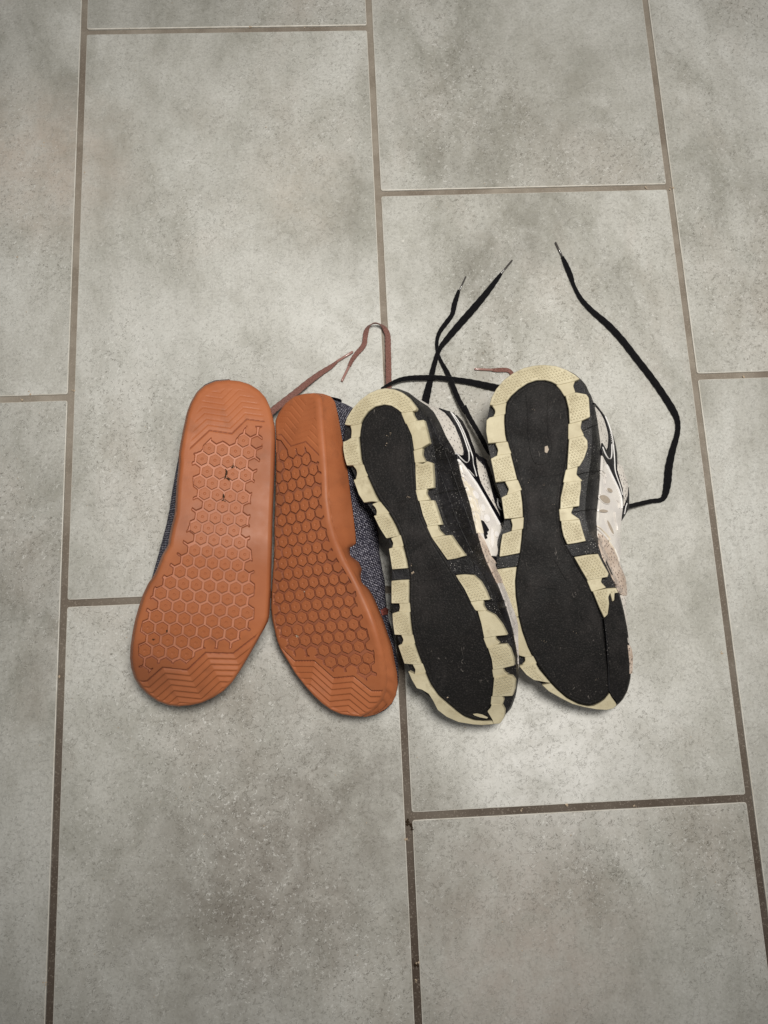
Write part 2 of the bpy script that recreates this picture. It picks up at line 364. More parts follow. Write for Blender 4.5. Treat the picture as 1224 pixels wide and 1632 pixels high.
def grid_surface(name, sole, left, right, n, m, disp, mats, parent, midx_fn=None, h0=0.0, ztop=None):
    Lc, Rc = resample(smooth(left, 2), n), resample(smooth(right, 2), n)
    j = np.linspace(0, 1, m)
    j = .5 - .5 * np.cos(j * math.pi) * (1 - .35 * np.sin(j * math.pi)) if False else j
    X = Lc[:, None, 0] * (1 - j) + Rc[:, None, 0] * j; Y = Lc[:, None, 1] * (1 - j) + Rc[:, None, 1] * j
    D = disp(X, Y) + h0
    V = sole.pt(X, Y) + sole.n * D[..., None]
    idx = np.arange(n * m).reshape(n, m)
    f = np.stack([idx[:-1, :-1], idx[1:, :-1], idx[1:, 1:], idx[:-1, 1:]], -1).reshape(-1, 4)
    cx, cy = (X[:-1, :-1] + X[1:, 1:]) / 2, (Y[:-1, :-1] + Y[1:, 1:]) / 2
    mi = midx_fn(cx, cy).reshape(-1) if midx_fn else None
    o = mesh_obj(name, V.reshape(-1, 3), f, mats, parent, mi, True)
    return o, V
def loft(name, rings, mats, parent, band_mats=None, close=True):
    """rings: list of closed loops (n,3); joined one after the other"""
    n = len(rings[0]); V = np.concatenate(rings); f = []; mi = []
    for r in range(len(rings) - 1):
        for i in range(n):
            a, b = r * n + i, r * n + (i + 1) % n
            f.append((a, a + n, b + n, b)); mi.append(band_mats[r] if band_mats else 0)
    return mesh_obj(name, V, f, mats, parent, mi, True)
def ringpts(Lp, Rp): return np.concatenate([Lp, Rp[::-1][1:-1]])
def ringsmooth(r, k):
    w_ = np.ones(2 * k + 1) / (2 * k + 1); n = len(r); e = np.concatenate([r[-k:], r, r[:k]])
    return np.stack([np.convolve(e[:, i], w_, "valid") for i in range(3)], -1)
def interp_rings(rings, sub):
    """smooth interpolation between loft rings (Catmull-Rom)"""
    R_ = [rings[0]] + list(rings) + [rings[-1]]; out = []
    for i in range(1, len(R_) - 2):
        p0, p1, p2, p3 = R_[i - 1], R_[i], R_[i + 1], R_[i + 2]
        for k in range(sub):
            t = k / sub
            out.append(.5 * ((2 * p1) + (-p0 + p2) * t + (2 * p0 - 5 * p1 + 4 * p2 - p3) * t * t + (-p0 + 3 * p1 - 3 * p2 + p3) * t ** 3))
    out.append(rings[-1]); return out
def tri_fill(poly, step, extra=None):
    """triangulated polygon in picture coordinates with inner points, so that it follows curved surfaces"""
    per = []
    for a, b in zip(poly, list(poly[1:]) + [poly[0]]):
        a, b = np.array(a), np.array(b); k = max(1, int(np.linalg.norm(b - a) / step))
        for t in range(k): per.append(tuple(a + (b - a) * t / k))
    pp = np.array(per); x0, y0 = pp.min(0); x1, y1 = pp.max(0)
    gx, gy = np.meshgrid(np.arange(x0, x1, step), np.arange(y0, y1, step)); gx = gx + (np.arange(gx.shape[0])[:, None] % 2) * step / 2
    gx, gy = gx.ravel(), gy.ravel()
    ok = inside(gx, gy, per) & (seg_dist(gx, gy, per) > step * .45) if len(gx) else np.zeros(0, bool)
    pts = [Vector(p) for p in per] + [Vector((a, b)) for a, b in zip(gx[ok], gy[ok])]
    n = len(per)
    vo, _, fo, *_r = delaunay_2d_cdt(pts, [(i, (i + 1) % n) for i in range(n)], [], 1, 1e-6)
    return per, np.array([tuple(v) for v in vo]), [tuple(f) for f in fo]
def rounded(poly, step, it=2):
    per = []
    for a, b in zip(poly, list(poly[1:]) + [poly[0]]):
        a, b = np.array(a), np.array(b); k = max(1, int(round(np.linalg.norm(b - a) / step)))
        for t in range(k): per.append(a + (b - a) * t / k)
    for _ in range(it):
        o = []
        for a, b in zip(per, per[1:] + [per[0]]): o += [.75 * a + .25 * b, .25 * a + .75 * b]
        per = o
    return [tuple(q) for q in per]
def inset(poly, d):
    p = np.array(poly, float); a = np.sum(p[:, 0] * np.roll(p[:, 1], -1) - np.roll(p[:, 0], -1) * p[:, 1])
    e = np.roll(p, -1, 0) - p; e /= np.linalg.norm(e, axis=1)[:, None] + 1e-9
    nrm = np.stack([-e[:, 1], e[:, 0]], -1) * (1 if a > 0 else -1)
    m = nrm + np.roll(nrm, 1, 0); m /= (np.linalg.norm(m, axis=1)[:, None] + 1e-6)
    c = np.clip(np.sum(m * nrm, 1), .45, 1)
    return p + m * (d / c)[:, None]
def slab(name, poly, surf, h, skirt, mats, parent, bev=.9, step=4.0, bevh=.35, smooth_=False):
    """a raised piece with a bevelled rim: poly in picture coordinates, surf(px,py)->points, normals"""
    per = []
    for a, b in zip(poly, list(poly[1:]) + [poly[0]]):
        a, b = np.array(a), np.array(b); k = max(1, int(round(np.linalg.norm(b - a) / step)))
        for t in range(k): per.append(tuple(a + (b - a) * t / k))
    inn = inset(per, bev)
    _, v, f = tri_fill([tuple(q) for q in inn], step)
    # top
    p, nr = surf(v[:, 0], v[:, 1]); V = list(p + nr * h); Fc = list(f)
    # boundary loops found from the triangulation's own rim
    n = len(per); per = np.array(per)
    def loop(pl, hh):
        k = len(V); q, nn = surf(pl[:, 0], pl[:, 1]); V.extend(list(q + nn * hh)); return k
    a = loop(inn, h); b = loop(per, h * (1 - bevh)); c = loop(per, -skirt)
    area2 = np.sum(per[:, 0] * np.roll(per[:, 1], -1) - np.roll(per[:, 0], -1) * per[:, 1])
    for i in range(n):
        j = (i + 1) % n
        for s, t in ((a, b), (b, c)):
            q = (s + i, t + i, t + j, s + j)
            Fc.append(q if area2 > 0 else q[::-1])
    me = mesh_obj(name, V, Fc, mats, parent)
    bm = bmesh.new(); bm.from_mesh(me.data); bmesh.ops.remove_doubles(bm, verts=bm.verts, dist=2e-6)
    bmesh.ops.recalc_face_normals(bm, faces=bm.faces); bm.to_mesh(me.data); bm.free()
    return me
def surf_sole(sole, h0=0.0):
    def f(px, py):
        p = sole.pt(px, py) + sole.n * h0; return p, np.broadcast_to(sole.n, p.shape)
    return f
def surf_mesh(obs, fallback):
    """surface under a picture point on already built meshes"""
    trees = []
    for o in obs:
        me = o.data; trees.append(BVHTree.FromPolygons([v.co[:] for v in me.vertices], [p.vertices[:] for p in me.polygons]))
    def f(px, py):
        px = np.atleast_1d(px); py = np.atleast_1d(py); ps = np.zeros((len(px), 3)); ns = np.zeros((len(px), 3)); d = rays(px, py)
        for i in range(len(px)):
            best = None
            for t in trees:
                h = t.ray_cast(Vector(CAM), Vector(d[i]).normalized())
                if h[0] is not None and (best is None or h[3] < best[3]): best = h
            if best is None:
                h = trees[0].find_nearest(Vector(P(px[i], py[i], fallback))); ps[i] = h[0]; nn = h[1]
            else: ps[i] = best[0]; nn = best[1]
            nn = Vector(nn)
            if nn.dot(Vector(d[i])) > 0: nn = -nn
            ns[i] = nn
        return ps, ns
    return f
def strip_poly(pts, wd):
    p = np.array(smooth(pts, 1)); t = np.gradient(p, axis=0); t /= np.linalg.norm(t, axis=1)[:, None]
    n = np.stack([-t[:, 1], t[:, 0]], -1) * wd / 2
    return [tuple(q) for q in np.concatenate([p + n, (p - n)[::-1]])]
def ellipse(cx, cy, a, b, rot, n=18):
    r = math.radians(rot)
    return [(cx + a * math.cos(t) * math.cos(r) - b * math.sin(t) * math.sin(r), cy + a * math.cos(t) * math.sin(r) + b * math.sin(t) * math.cos(r))
            for t in np.linspace(0, 2 * math.pi, n, endpoint=False)]
def fell(fr, cx, cy, a, b, rot, n=18):
    x0, y0, k = FR[fr]; return ellipse(x0 + cx / k, y0 + cy / k, a / k, b / k, rot, n)
def lace(name, pts, mat, parent, agl=None, agmat=None, agw=2.6, thick=.0011, label=None):
    """pts: (px, py, z, width in picture pixels, roll) ; agl: picture points of the tip"""
    c = np.array([list(P(p[0], p[1], p[2])) + [p[3] * .00066 * (1 - p[2] / .72), p[4] if len(p) > 4 else 0] for p in pts])
    Q = np.vstack([2 * c[0] - c[1], c, 2 * c[-1] - c[-2]]); o = []
    for i in range(1, len(Q) - 2):
        for k in range(8):
            t = k / 8; p0, p1, p2, p3 = Q[i - 1:i + 3]
            o.append(.5 * ((2 * p1) + (-p0 + p2) * t + (2 * p0 - 5 * p1 + 4 * p2 - p3) * t * t + (-p0 + 3 * p1 - 3 * p2 + p3) * t ** 3))
    o.append(c[-1]); o = np.array(o)
    T = np.gradient(o[:, :3], axis=0); T /= np.linalg.norm(T, axis=1)[:, None] + 1e-12
    V, Fc = [], []; K = 10
    for i in range(len(o)):
        up = np.array([0, 0, 1.0]); side = np.cross(T[i], up); side /= np.linalg.norm(side) + 1e-9; up = np.cross(side, T[i])
        a = math.radians(o[i, 4]); s2 = side * math.cos(a) + up * math.sin(a); u2 = -side * math.sin(a) + up * math.cos(a)
        hw = o[i, 3] / 2 * (1 + .05 * math.sin(i * 1.7)); ht = thick / 2
        for k in range(K):
            th = 2 * math.pi * k / K
            x = math.copysign(abs(math.cos(th)) ** .6, math.cos(th)); y = math.copysign(abs(math.sin(th)) ** .8, math.sin(th))
            V.append(o[i, :3] + s2 * hw * x + u2 * ht * y)
        if i:
            for k in range(K):
                a_, b_ = (i - 1) * K + k, (i - 1) * K + (k + 1) % K; Fc.append((a_, b_, b_ + K, a_ + K))
    Fc.append(tuple(range(K))[::-1]); Fc.append(tuple(range(len(V) - K, len(V))))
    ob = mesh_obj(name, V, Fc, mat, parent, None, True)
    if label: ob['label'] = label
    if agl:
        a, b = (P(q[0], q[1], q[2]) for q in agl); t = (b - a) / np.linalg.norm(b - a); s = np.cross(t, [0, 0, 1]); s /= np.linalg.norm(s); u = np.cross(s, t)
        V, Fc = [], []; r = agw * .00058 / 2; N = 10
        prof = [(-.02, .6), (0, 1), (.93, .95), (.985, .8), (1, .35)]
        for i, (f, rr) in enumerate(prof):
            for k in range(N):
                th = 2 * math.pi * k / N; V.append(a + (b - a) * f + (s * math.cos(th) + u * math.sin(th)) * r * rr)
            if i:
                for k in range(N):
                    a_, b_ = (i - 1) * N + k, (i - 1) * N + (k + 1) % N; Fc.append((a_, b_, b_ + N, a_ + N))
        Fc.append(tuple(range(N))[::-1]); Fc.append(tuple(range(len(V) - N, len(V))))
        ag = mesh_obj("aglet", V, Fc, agmat, None, None, True); ag.parent = ob
        ag.matrix_parent_inverse = Matrix.Identity(4) if ob.parent is None else (WM[ob.parent.name] @ ob.matrix_parent_inverse).inverted()
    return ob

# ------------------------------------------------------------------ the two gum-soled canvas sneakers
def lug_mesh():
    V, Fc = [], []
    def ring(r, z): 
        k = len(V)
        for i in range(6):
            a = math.radians(30 + 60 * i); V.append((r * math.cos(a) * 1.1547, r * math.sin(a) * 1.1547, z))
        return k
    r = .415
    rs = [ring(r, -1.1), ring(r, -.16), ring(r * .95, -.02), ring(r * .86, 0.0), ring(r * .26, .0), ring(r * .15, -.22)]
    for a, b in zip(rs[:-1], rs[1:]):
        for i in range(6): Fc.append((a + i, a + (i + 1) % 6, b + (i + 1) % 6, b + i))
    Fc.append(tuple(rs[-1] + i for i in range(6)))
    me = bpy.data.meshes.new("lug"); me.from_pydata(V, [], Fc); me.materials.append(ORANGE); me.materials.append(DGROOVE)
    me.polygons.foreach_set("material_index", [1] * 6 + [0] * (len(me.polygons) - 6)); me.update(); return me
LUG = lug_mesh()
def gum_shoe(label, sole, left, right, tread, rows, e2fn, heel_base, heel_shift, heel_n, toe_base, toe_shift, toe_n,
             side_right, side_left, upper_left, upper_right, zup, cup, hm=(13, 13), roll=(7, 7), groove_mat=None):
    base = sole.pt(*(sole.h + sole.ax * sole.len * .5))
    sh = empty("canvas_sneaker", (base[0], base[1], 0), label, "sneaker", "sneakers lying soles up")
    outline = [tuple(p) for p in resample(left, 200)] + [tuple(p) for p in resample(right, 200)[::-1][1:-1]]
    D = .0019
    # lattice of lugs, one entry per row: first centre, last centre, count
    cen = []
    for (fr, x0, y0, x1, y1, n) in rows:
        (a, b) = F(fr, f"{x0},{y0} {x1},{y1}"); a, b = np.array(a), np.array(b); av = (b - a) / (n - 1); e2 = np.array(e2fn(a[1]))
        for i in range(-3, n + 3):
            c = a + av * i; cen.append((c, av, e2))
    def hexv(c, av, e2, r=.5):
        return [c + av * (r * 1.1547 * math.cos(math.radians(30 + 60 * i))) + e2 / .866 * (r * 1.1547 * math.sin(math.radians(30 + 60 * i))) for i in range(6)]
    full, part = [], []
    tr = np.array(tread)
    for c, av, e2 in cen:
        hv = np.array(hexv(c, av, e2, .42)); ins = inside(hv[:, 0], hv[:, 1], tread)
        if ins.all(): full.append((c, av, e2))
        elif ins.any() or inside(c[0:1], c[1:2], tread)[0]: part.append((c, av, e2))
    fL = lambda x, pl: np.interp(x, [p[0] for p in pl], [p[1] for p in pl])
    def phase(X, Y, pl, sh_):
        ph = np.zeros_like(X)
        for _ in range(12):
            ph = .5 * ph + .5 * (Y - fL(X - ph * sh_[0], pl)) / sh_[1]
        return ph
    def in_part(X, Y):
        m = np.zeros(X.shape, bool)
        for c, av, e2 in part:
            near = (np.abs(X - c[0]) < 16) & (np.abs(Y - c[1]) < 16)
            if not near.any(): continue
            e = e2 / .866; det = av[0] * e[1] - av[1] * e[0]; dx, dy = X[near] - c[0], Y[near] - c[1]
            al = (dx * e[1] - dy * e[0]) / det; be = (av[0] * dy - av[1] * dx) / det
            k = np.maximum.reduce([np.abs(al), np.abs(al / 2 + be * .866), np.abs(al / 2 - be * .866)]) < .42
            q = np.zeros(near.sum(), bool); q |= k; m[near] |= q
        return m
    info = {}
    leftpoly = [tuple(p) for p in resample(left, 160)]; rightpoly = [tuple(p) for p in resample(right, 160)]
    def disp(X, Y):
        dl, dr = seg_dist(X, Y, leftpoly, False), seg_dist(X, Y, rightpoly, False)
        d = np.minimum(dl, dr)
        z = np.zeros_like(X)
        for dd, r in ((dl, roll[0]), (dr, roll[1])):
            q = np.clip(dd / r, 0, 1); z = np.minimum(z, -(1 - np.sqrt(np.clip(1 - (1 - q) ** 2, 0, 1))) * r * .00050 * .9)
        floor_ = inside(X, Y, tread) & ~in_part(X, Y)
        z = z - D * floor_
        ph = phase(X, Y, heel_base, heel_shift); mL = np.clip((dl - hm[0]) / 4, 0, 1) * np.clip((dr - hm[1]) / 4, 0, 1)
        g = (ph > -.35) & (ph < heel_n + .4); fr = np.abs(ph - np.round(ph))
        prof = np.clip(1 - fr / .13, 0, 1) ** 1.0 * np.where(np.round(ph) == 0, 1.0, .55) + .25 * (1 - (ph - np.floor(ph))) * (ph > 0)
        z = z - .0009 * prof * g * mL
        ph = phase(X, Y, toe_base, toe_shift); mL = np.clip((d - 3.0) / 3, 0, 1)
        g = (ph > -.16) & (ph < toe_n); fr = ph - np.floor(ph + .12)
        prof = np.where(fr < .14, 1.0 - np.clip((-fr) / .12, 0, 1), np.clip(1 - (fr - .14) / .62, 0, 1)); prof = np.where(np.floor(ph + .12) == 0, np.maximum(prof, (np.abs(fr) < .16) * 1.35), prof)
        z = z - .0013 * prof * g * mL
        info['f'] = floor_
        return z
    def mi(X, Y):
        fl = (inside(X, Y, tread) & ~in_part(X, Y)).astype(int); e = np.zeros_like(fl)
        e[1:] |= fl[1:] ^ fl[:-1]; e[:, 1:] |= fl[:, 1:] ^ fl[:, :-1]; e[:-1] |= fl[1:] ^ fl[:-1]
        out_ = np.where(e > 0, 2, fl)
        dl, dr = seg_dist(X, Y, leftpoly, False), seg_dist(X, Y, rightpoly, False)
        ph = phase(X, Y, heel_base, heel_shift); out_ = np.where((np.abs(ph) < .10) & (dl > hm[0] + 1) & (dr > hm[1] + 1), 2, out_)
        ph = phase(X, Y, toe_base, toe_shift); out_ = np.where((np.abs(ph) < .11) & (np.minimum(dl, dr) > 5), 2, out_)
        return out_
    n = 620; m = 250
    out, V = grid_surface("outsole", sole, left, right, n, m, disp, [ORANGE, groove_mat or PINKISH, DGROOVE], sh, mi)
    for c, av, e2 in full:
        o3 = sole.pt(*c); A = (sole.pt(*(c + av)) - sole.pt(*(c - av))) / 2; B = (sole.pt(*(c + e2)) - sole.pt(*(c - e2))) / 2 / .866
        nrm = np.cross(A, B); nrm /= np.linalg.norm(nrm)
        if nrm[2] < 0: nrm = -nrm
        o3 = o3 + sole.n * random.uniform(-.00012, .00008)
        M = Matrix(((A[0], B[0], nrm[0] * .0017, o3[0]), (A[1], B[1], nrm[1] * .0017, o3[1]), (A[2], B[2], nrm[2] * .0017, o3[2]), (0, 0, 0, 1)))
        lo = bpy.data.objects.new("tread_lug", LUG); COL.objects.link(lo); lo.parent = out
        # child of the outsole, itself placed at the world origin
        lo.matrix_parent_inverse = Matrix.Identity(4); lo.matrix_basis = M
    # the wall of the cup sole
    N = 260; e0 = ringpts(V[np.linspace(0, n - 1, N).astype(int), 0], V[np.linspace(0, n - 1, N).astype(int), -1])
    L0 = V[np.linspace(0, n - 1, N).astype(int), 0]; R0 = V[np.linspace(0, n - 1, N).astype(int), -1]
    ctr = (L0 + R0) / 2
    def side(spec, base_):
        if spec[0] == 'off':
            inn = (ctr - base_); inn /= np.linalg.norm(inn, axis=1)[:, None] + 1e-9
            return base_ - sole.n * spec[1] + inn * spec[2]
        p = resample(spec[1], N); z = base_[:, 2] - (np.interp(np.linspace(0, 1, N), *zip(*spec[2])))
        return P(p[:, 0], p[:, 1], z)
    L1, R1 = side(side_left, L0), side(side_right, R0)
    # fine ledge below the cup edge
    mid = (ringpts(L0, R0) * .5 + ringpts(L1, R1) * .5) + np.concatenate([(L0 - ctr) * np.clip(np.linalg.norm(L1 - L0, axis=1) / .02, 0, 1)[:, None], ((R0 - ctr) * np.clip(np.linalg.norm(R1 - R0, axis=1) / .02, 0, 1)[:, None])[::-1][1:-1]]) * .045
    r1 = ringpts(L1, R1); c1 = np.concatenate([(L1 + R1) / 2, ((L1 + R1) / 2)[::-1][1:-1]])
    r2 = r1 - sole.n * .0015 * .6; r3 = r2 + (c1 - r2) * .05 - sole.n * .0005
    loft("cup_sole", interp_rings([ringpts(L0, R0), mid, r1], 4) + [r2, r3], ORANGE, sh)
    # canvas upper down to the floor
    def up(spec, base_, z):
        if spec[0] == 'off':
            inn = (ctr - base_); inn /= np.linalg.norm(inn, axis=1)[:, None] + 1e-9
            q = base_ - sole.n * spec[1] + inn * spec[2]; q[:, 2] = np.maximum(q[:, 2], z); return q
        p = resample(spec[1], N); zz = np.interp(np.linspace(0, 1, N), *zip(*spec[2])); return P(p[:, 0], p[:, 1], zz)
    U0 = ringsmooth(r3, 10) + sole.n * .0038
    L2, R2 = up(upper_left, L1, zup), up(upper_right, R1, zup)
    u2 = ringpts(L2, R2); c2 = np.concatenate([(L2 + R2) / 2, ((L2 + R2) / 2)[::-1][1:-1]])
    u3 = u2 + (c2 - u2) * .10; u3[:, 2] = np.maximum(.0025, u2[:, 2] * .35); u4 = u2 + (c2 - u2) * .35; u4[:, 2] = .0015
    loft("upper", interp_rings([U0, u2, u3, u4], 6), DENIM, sh)
    return sh, out, full

# left gum sneaker
A_left = F('Z1', "810,72 700,82 620,115 560,170 515,250 487,330 465,430 440,560 425,650") + F('M1', "545,250 525,430 515,600 505,750 470,880 446,1000 440,1060 380,1160 330,1300 285,1390 245,1440 185,1570") + \
    F('Z2', "110,550 85,640 65,740 50,840 45,930 55,1010 80,1090 125,1160 180,1215 250,1265 330,1295 420,1305")
A_right = F('Z1', "810,72 890,80 970,105 1040,150 1095,210 1130,290 1150,370 1165,450 1165,560 1160,700 1155,850 1148,1000 1140,1200 1137,1371") + \
    F('Z2', "1130,250 1125,400 1118,500 1112,600 1100,650 1070,710 1020,800 960,910 890,1030 830,1120 760,1190 680,1240 590,1280 500,1300 420,1305")
A_denim = F('Z1', "810,72 700,82 620,115 560,170 515,250 487,330 465,430 440,560") + F('M1', "568,60 535,160 500,330 470,500 440,700 410,850 370,1000 330,1150 290,1290 262,1400 238,1432 195,1560") + \
    F('Z2', "120,560 95,650 75,740 60,840 58,930 70,1010 95,1090 140,1160 190,1210 260,1255 330,1285 420,1295")
A_tread = F('Z1', "530,650 600,618 605,588 675,520 745,545 815,585 862,540 945,435 1068,440 1066,600 1050,690 1030,760 1008,850 985,960 975,1050 968,1200 972,1371") + \
    F('Z2', "980,80 988,160 1003,250 1008,380 995,480 1003,530 1000,620 970,712 880,790 820,850 600,850 545,905 470,970 350,965 250,965 180,1045 130,1060 100,990 100,820 112,720 130,640 165,540 190,460 220,380 290,290 350,190 400,110 445,30") + \
    F('Z1', "460,1300 500,1200 515,1100 530,960 525,830 518,720")
A_rows = [('Z1', 980, 470, 1083, 480, 2), ('Z1', 920, 550, 1023, 562, 2), ('Z1', 653, 610, 960, 642, 4), ('Z1', 597, 692, 1000, 735, 5), ('Z1', 637, 790, 938, 820, 4),
          ('Z1', 577, 872, 977, 912, 5), ('Z1', 617, 962, 917, 994, 4), ('Z1', 555, 1045, 960, 1085, 5), ('Z1', 600, 1142, 903, 1172, 4),
          ('Z1', 547, 1225, 945, 1260, 5), ('Z1', 590, 1314, 890, 1345, 4), ('Z2', 540, 83, 930, 116, 5), ('Z2', 485, 165, 873, 201, 5),
          ('Z2', 425, 250, 916, 291, 6), ('Z2', 350, 336, 960, 388, 7), ('Z2', 275, 419, 900, 475, 7), ('Z2', 205, 506, 950, 571, 8),
          ('Z2', 240, 600, 893, 656, 7), ('Z2', 175, 687, 935, 747, 8), ('Z2', 110, 769, 765, 826, 7), ('Z2', 150, 865, 475, 896, 4),
          ('Z2', 90, 950, 420, 984, 4), ('Z2', 130, 1040, 240, 1050, 2)]
SA = Sole((365.4, 604.7), (285.8, 1126.5), [(-.1, .078), (0, .082), (.12, .086), (.5, .086), (.75, .072), (.9, .054), (1.0, .034), (1.1, .026)], -.00007)
shA, outA, _ = gum_shoe("leftmost canvas sneaker lying gum sole up, dark grit between its heel lugs", SA, A_left, A_right, A_tread, A_rows,
    lambda y: (-2.1, 17.9) if y < 950 else (-2.1, 18.3),
    F('Z1', "400,705 515,600 655,470 830,495 945,382 1095,402 1200,416"), (-2.6, -9.3), 7,
    F('Z2', "-60,1108 165,1108 290,1000 480,1020 625,885 840,890 995,770 1200,610"), (4.6, 9.3), 7,
    ('off', .020, .002), ('px', [(p[0] + 1.2, p[1]) for p in A_left], [(0, .016), (1, .016)]),
    ('px', A_denim, [(0, .04), (.2, .034), (.6, .034), (1, .022)]), ('off', .030, .004), .008, .02)
# right gum sneaker, leaning so that its right wall shows
B_left = F('Z3', "390,78 310,82 230,105 160,160 110,230 85,290 83,340 88,400 90,500 88,700 85,900 75,1100 78,1300") + \
    F('Z4', "65,150 55,300 50,430 60,530 80,620 100,700 130,770 180,850 240,950 310,1040 380,1120 450,1185 520,1235 600,1270 700,1285 760,1287")
B_crease = F('Z3', "390,78 415,84 440,110 450,180 458,300 468,420 480,560 490,700 498,900 522,1080 556,1200 600,1310") + \
    F('Z4', "630,60 680,150 735,260 785,370 825,460 862,560 892,660 918,760 938,860 950,960 950,1060 930,1140 890,1200 830,1255 760,1287")
B_edge = F('Z3', "390,78 460,85 520,105 555,150 580,260 605,400 630,560 655,700 680,900 700,1050 715,1180 718,1255 668,1295 672,1330") + \
    F('Z4', "690,40 740,80 763,130 755,190 765,240 815,285 850,340 890,430 930,530 970,650 1000,740 1020,850 1040,950 1045,1040 1030,1120 1000,1180 950,1225 880,1265 800,1285 760,1287")
B_denim = F('Z3', "390,85 470,100 545,130 640,165 700,200 740,330 790,600 830,880 870,1060 885,1150 895,1300") + \
    F('Z4', "895,0 920,130 940,220 950,350 960,440 975,520 1000,600 1030,750 1052,880 1055,1000 1045,1070 1005,1180 955,1230 880,1268 800,1286 760,1285")
B_tread = F('Z3', "92,440 135,450 190,530 320,500 375,580 435,625 450,700 450,850 455,980 480,1080 500,1200 530,1290") + \
    F('Z4', "570,50 620,130 675,220 718,310 730,420 765,490 800,575 825,680 862,780 865,860 882,955 850,1010 800,1000 700,925 560,945 450,860 400,812 250,812 160,735 120,650 92,560 78,440 75,300 82,200 88,100 85,0") + \
    F('Z3', "85,1250 92,1100 95,900 92,700 92,560")
B_rows = [('Z3', 152, 562, 290, 527, 3), ('Z3', 120, 652, 330, 598, 4), ('Z3', 112, 742, 385, 676, 5), ('Z3', 150, 818, 430, 744, 5), ('Z3', 125, 912, 415, 848, 5), ('Z3', 170, 986, 390, 940, 4),
          ('Z3', 140, 1074, 437, 1014, 5), ('Z3', 183, 1150, 405, 1108, 4), ('Z3', 150, 1240, 450, 1186, 5), ('Z3', 182, 1323, 493, 1272, 5), ('Z4', 148, 90, 530, 28, 6),
          ('Z4', 112, 183, 575, 116, 7), ('Z4', 153, 264, 625, 204, 7), ('Z4', 120, 357, 600, 292, 7), ('Z4', 165, 436, 665, 382, 7), ('Z4', 128, 528, 725, 464, 8),
          ('Z4', 177, 616, 700, 564, 7), ('Z4', 147, 706, 765, 645, 8), ('Z4', 285, 786, 835, 728, 7), ('Z4', 520, 858, 815, 829, 4), ('Z4', 587, 931, 885, 904, 4), ('Z4', 750, 1008, 850, 998, 2)]
SB = Sole((499.6, 625.9), (575.2, 1142.8), [(-.1, .066), (0, .070), (.12, .073), (.5, .073), (.75, .062), (.9, .048), (1.0, .032), (1.1, .026)], .00030)
shB, outB, _ = gum_shoe("second sneaker from the left, leaning sole up, smooth gum side wall and denim showing", SB, B_left, B_crease, B_tread, B_rows,
    lambda y: (3.7, 16.9),
    F('Z3', "-100,410 135,405 210,495 325,460 445,580 560,690"), (3.4, -9.3), 7,
    F('Z4', "-20,610 130,740 240,850 395,850 545,985 700,970 840,1085 1000,1085"), (-1.6, 9.4), 7,
    ('px', B_edge, [(0, .006), (.15, .016), (.75, .015), (.90, .008), (1, .003)]), ('off', .018, .001),
    ('off', .030, .004), ('px', B_denim, [(0, .03), (.12, .020), (.6, .026), (.9, .018), (1, .016)]), .008, .02, hm=(3, 9), roll=(5, 9), groove_mat=DUSTG)
# dirt caught between the lugs of the left sneaker
g = []
for (cx, cy, n_, sp) in ((361, 752, 22, 2.5), (364, 764, 16, 2.3), (359, 760, 14, 2), (371, 742, 12, 2), (378, 745, 5, 1.5), (355, 790, 12, 1.5), (356, 797, 10, 1.5), (390, 748, 4, 1.2)):
    for _ in range(n_):
        p = SA.pt(cx + random.gauss(0, sp * .6), cy + random.gauss(0, sp)) - SA.n * .0008; g.append(p)
loose("grit", g, .0007, GRIT, shA)
loose("grit", [SA.pt(266, 1005.5) + SA.n * .0003, SA.pt(243.5, 1019) - SA.n * .0003, SA.pt(244, 1019.5) - SA.n * .0002], .0011, GRIT, shA)
loose("grit", [SB.pt(473 + random.gauss(0, 1.5), 1015 + random.gauss(0, 1.5)) - SB.n * .0006 for _ in range(9)] + [SB.pt(484.5, 943) - SB.n * .0004], .0006, STONE, shB)
# brown bar tack on the side of the right gum sneaker
deps = [o for o in shB.children if o.name.startswith('upper')]
sf = surf_mesh(deps, .02)
slab("bar_tack", F('Z4', "912,450 950,432 968,445 965,488 925,495"), sf, .0012, .001, BROWNTAB, shB, .6, 2.0)
slab("bar_tack", F('Z4', "918,464 962,448 964,454 920,471"), sf, .0019, .001, BROWNTAB, shB, .3, 2.0)
def seam(pts, parent, surf, wd=.8, mat=None, h=.0007, name="seam"):
    return slab(name, strip_poly(pts, wd), surf, h, .0004, mat, parent, .22, 3.0)

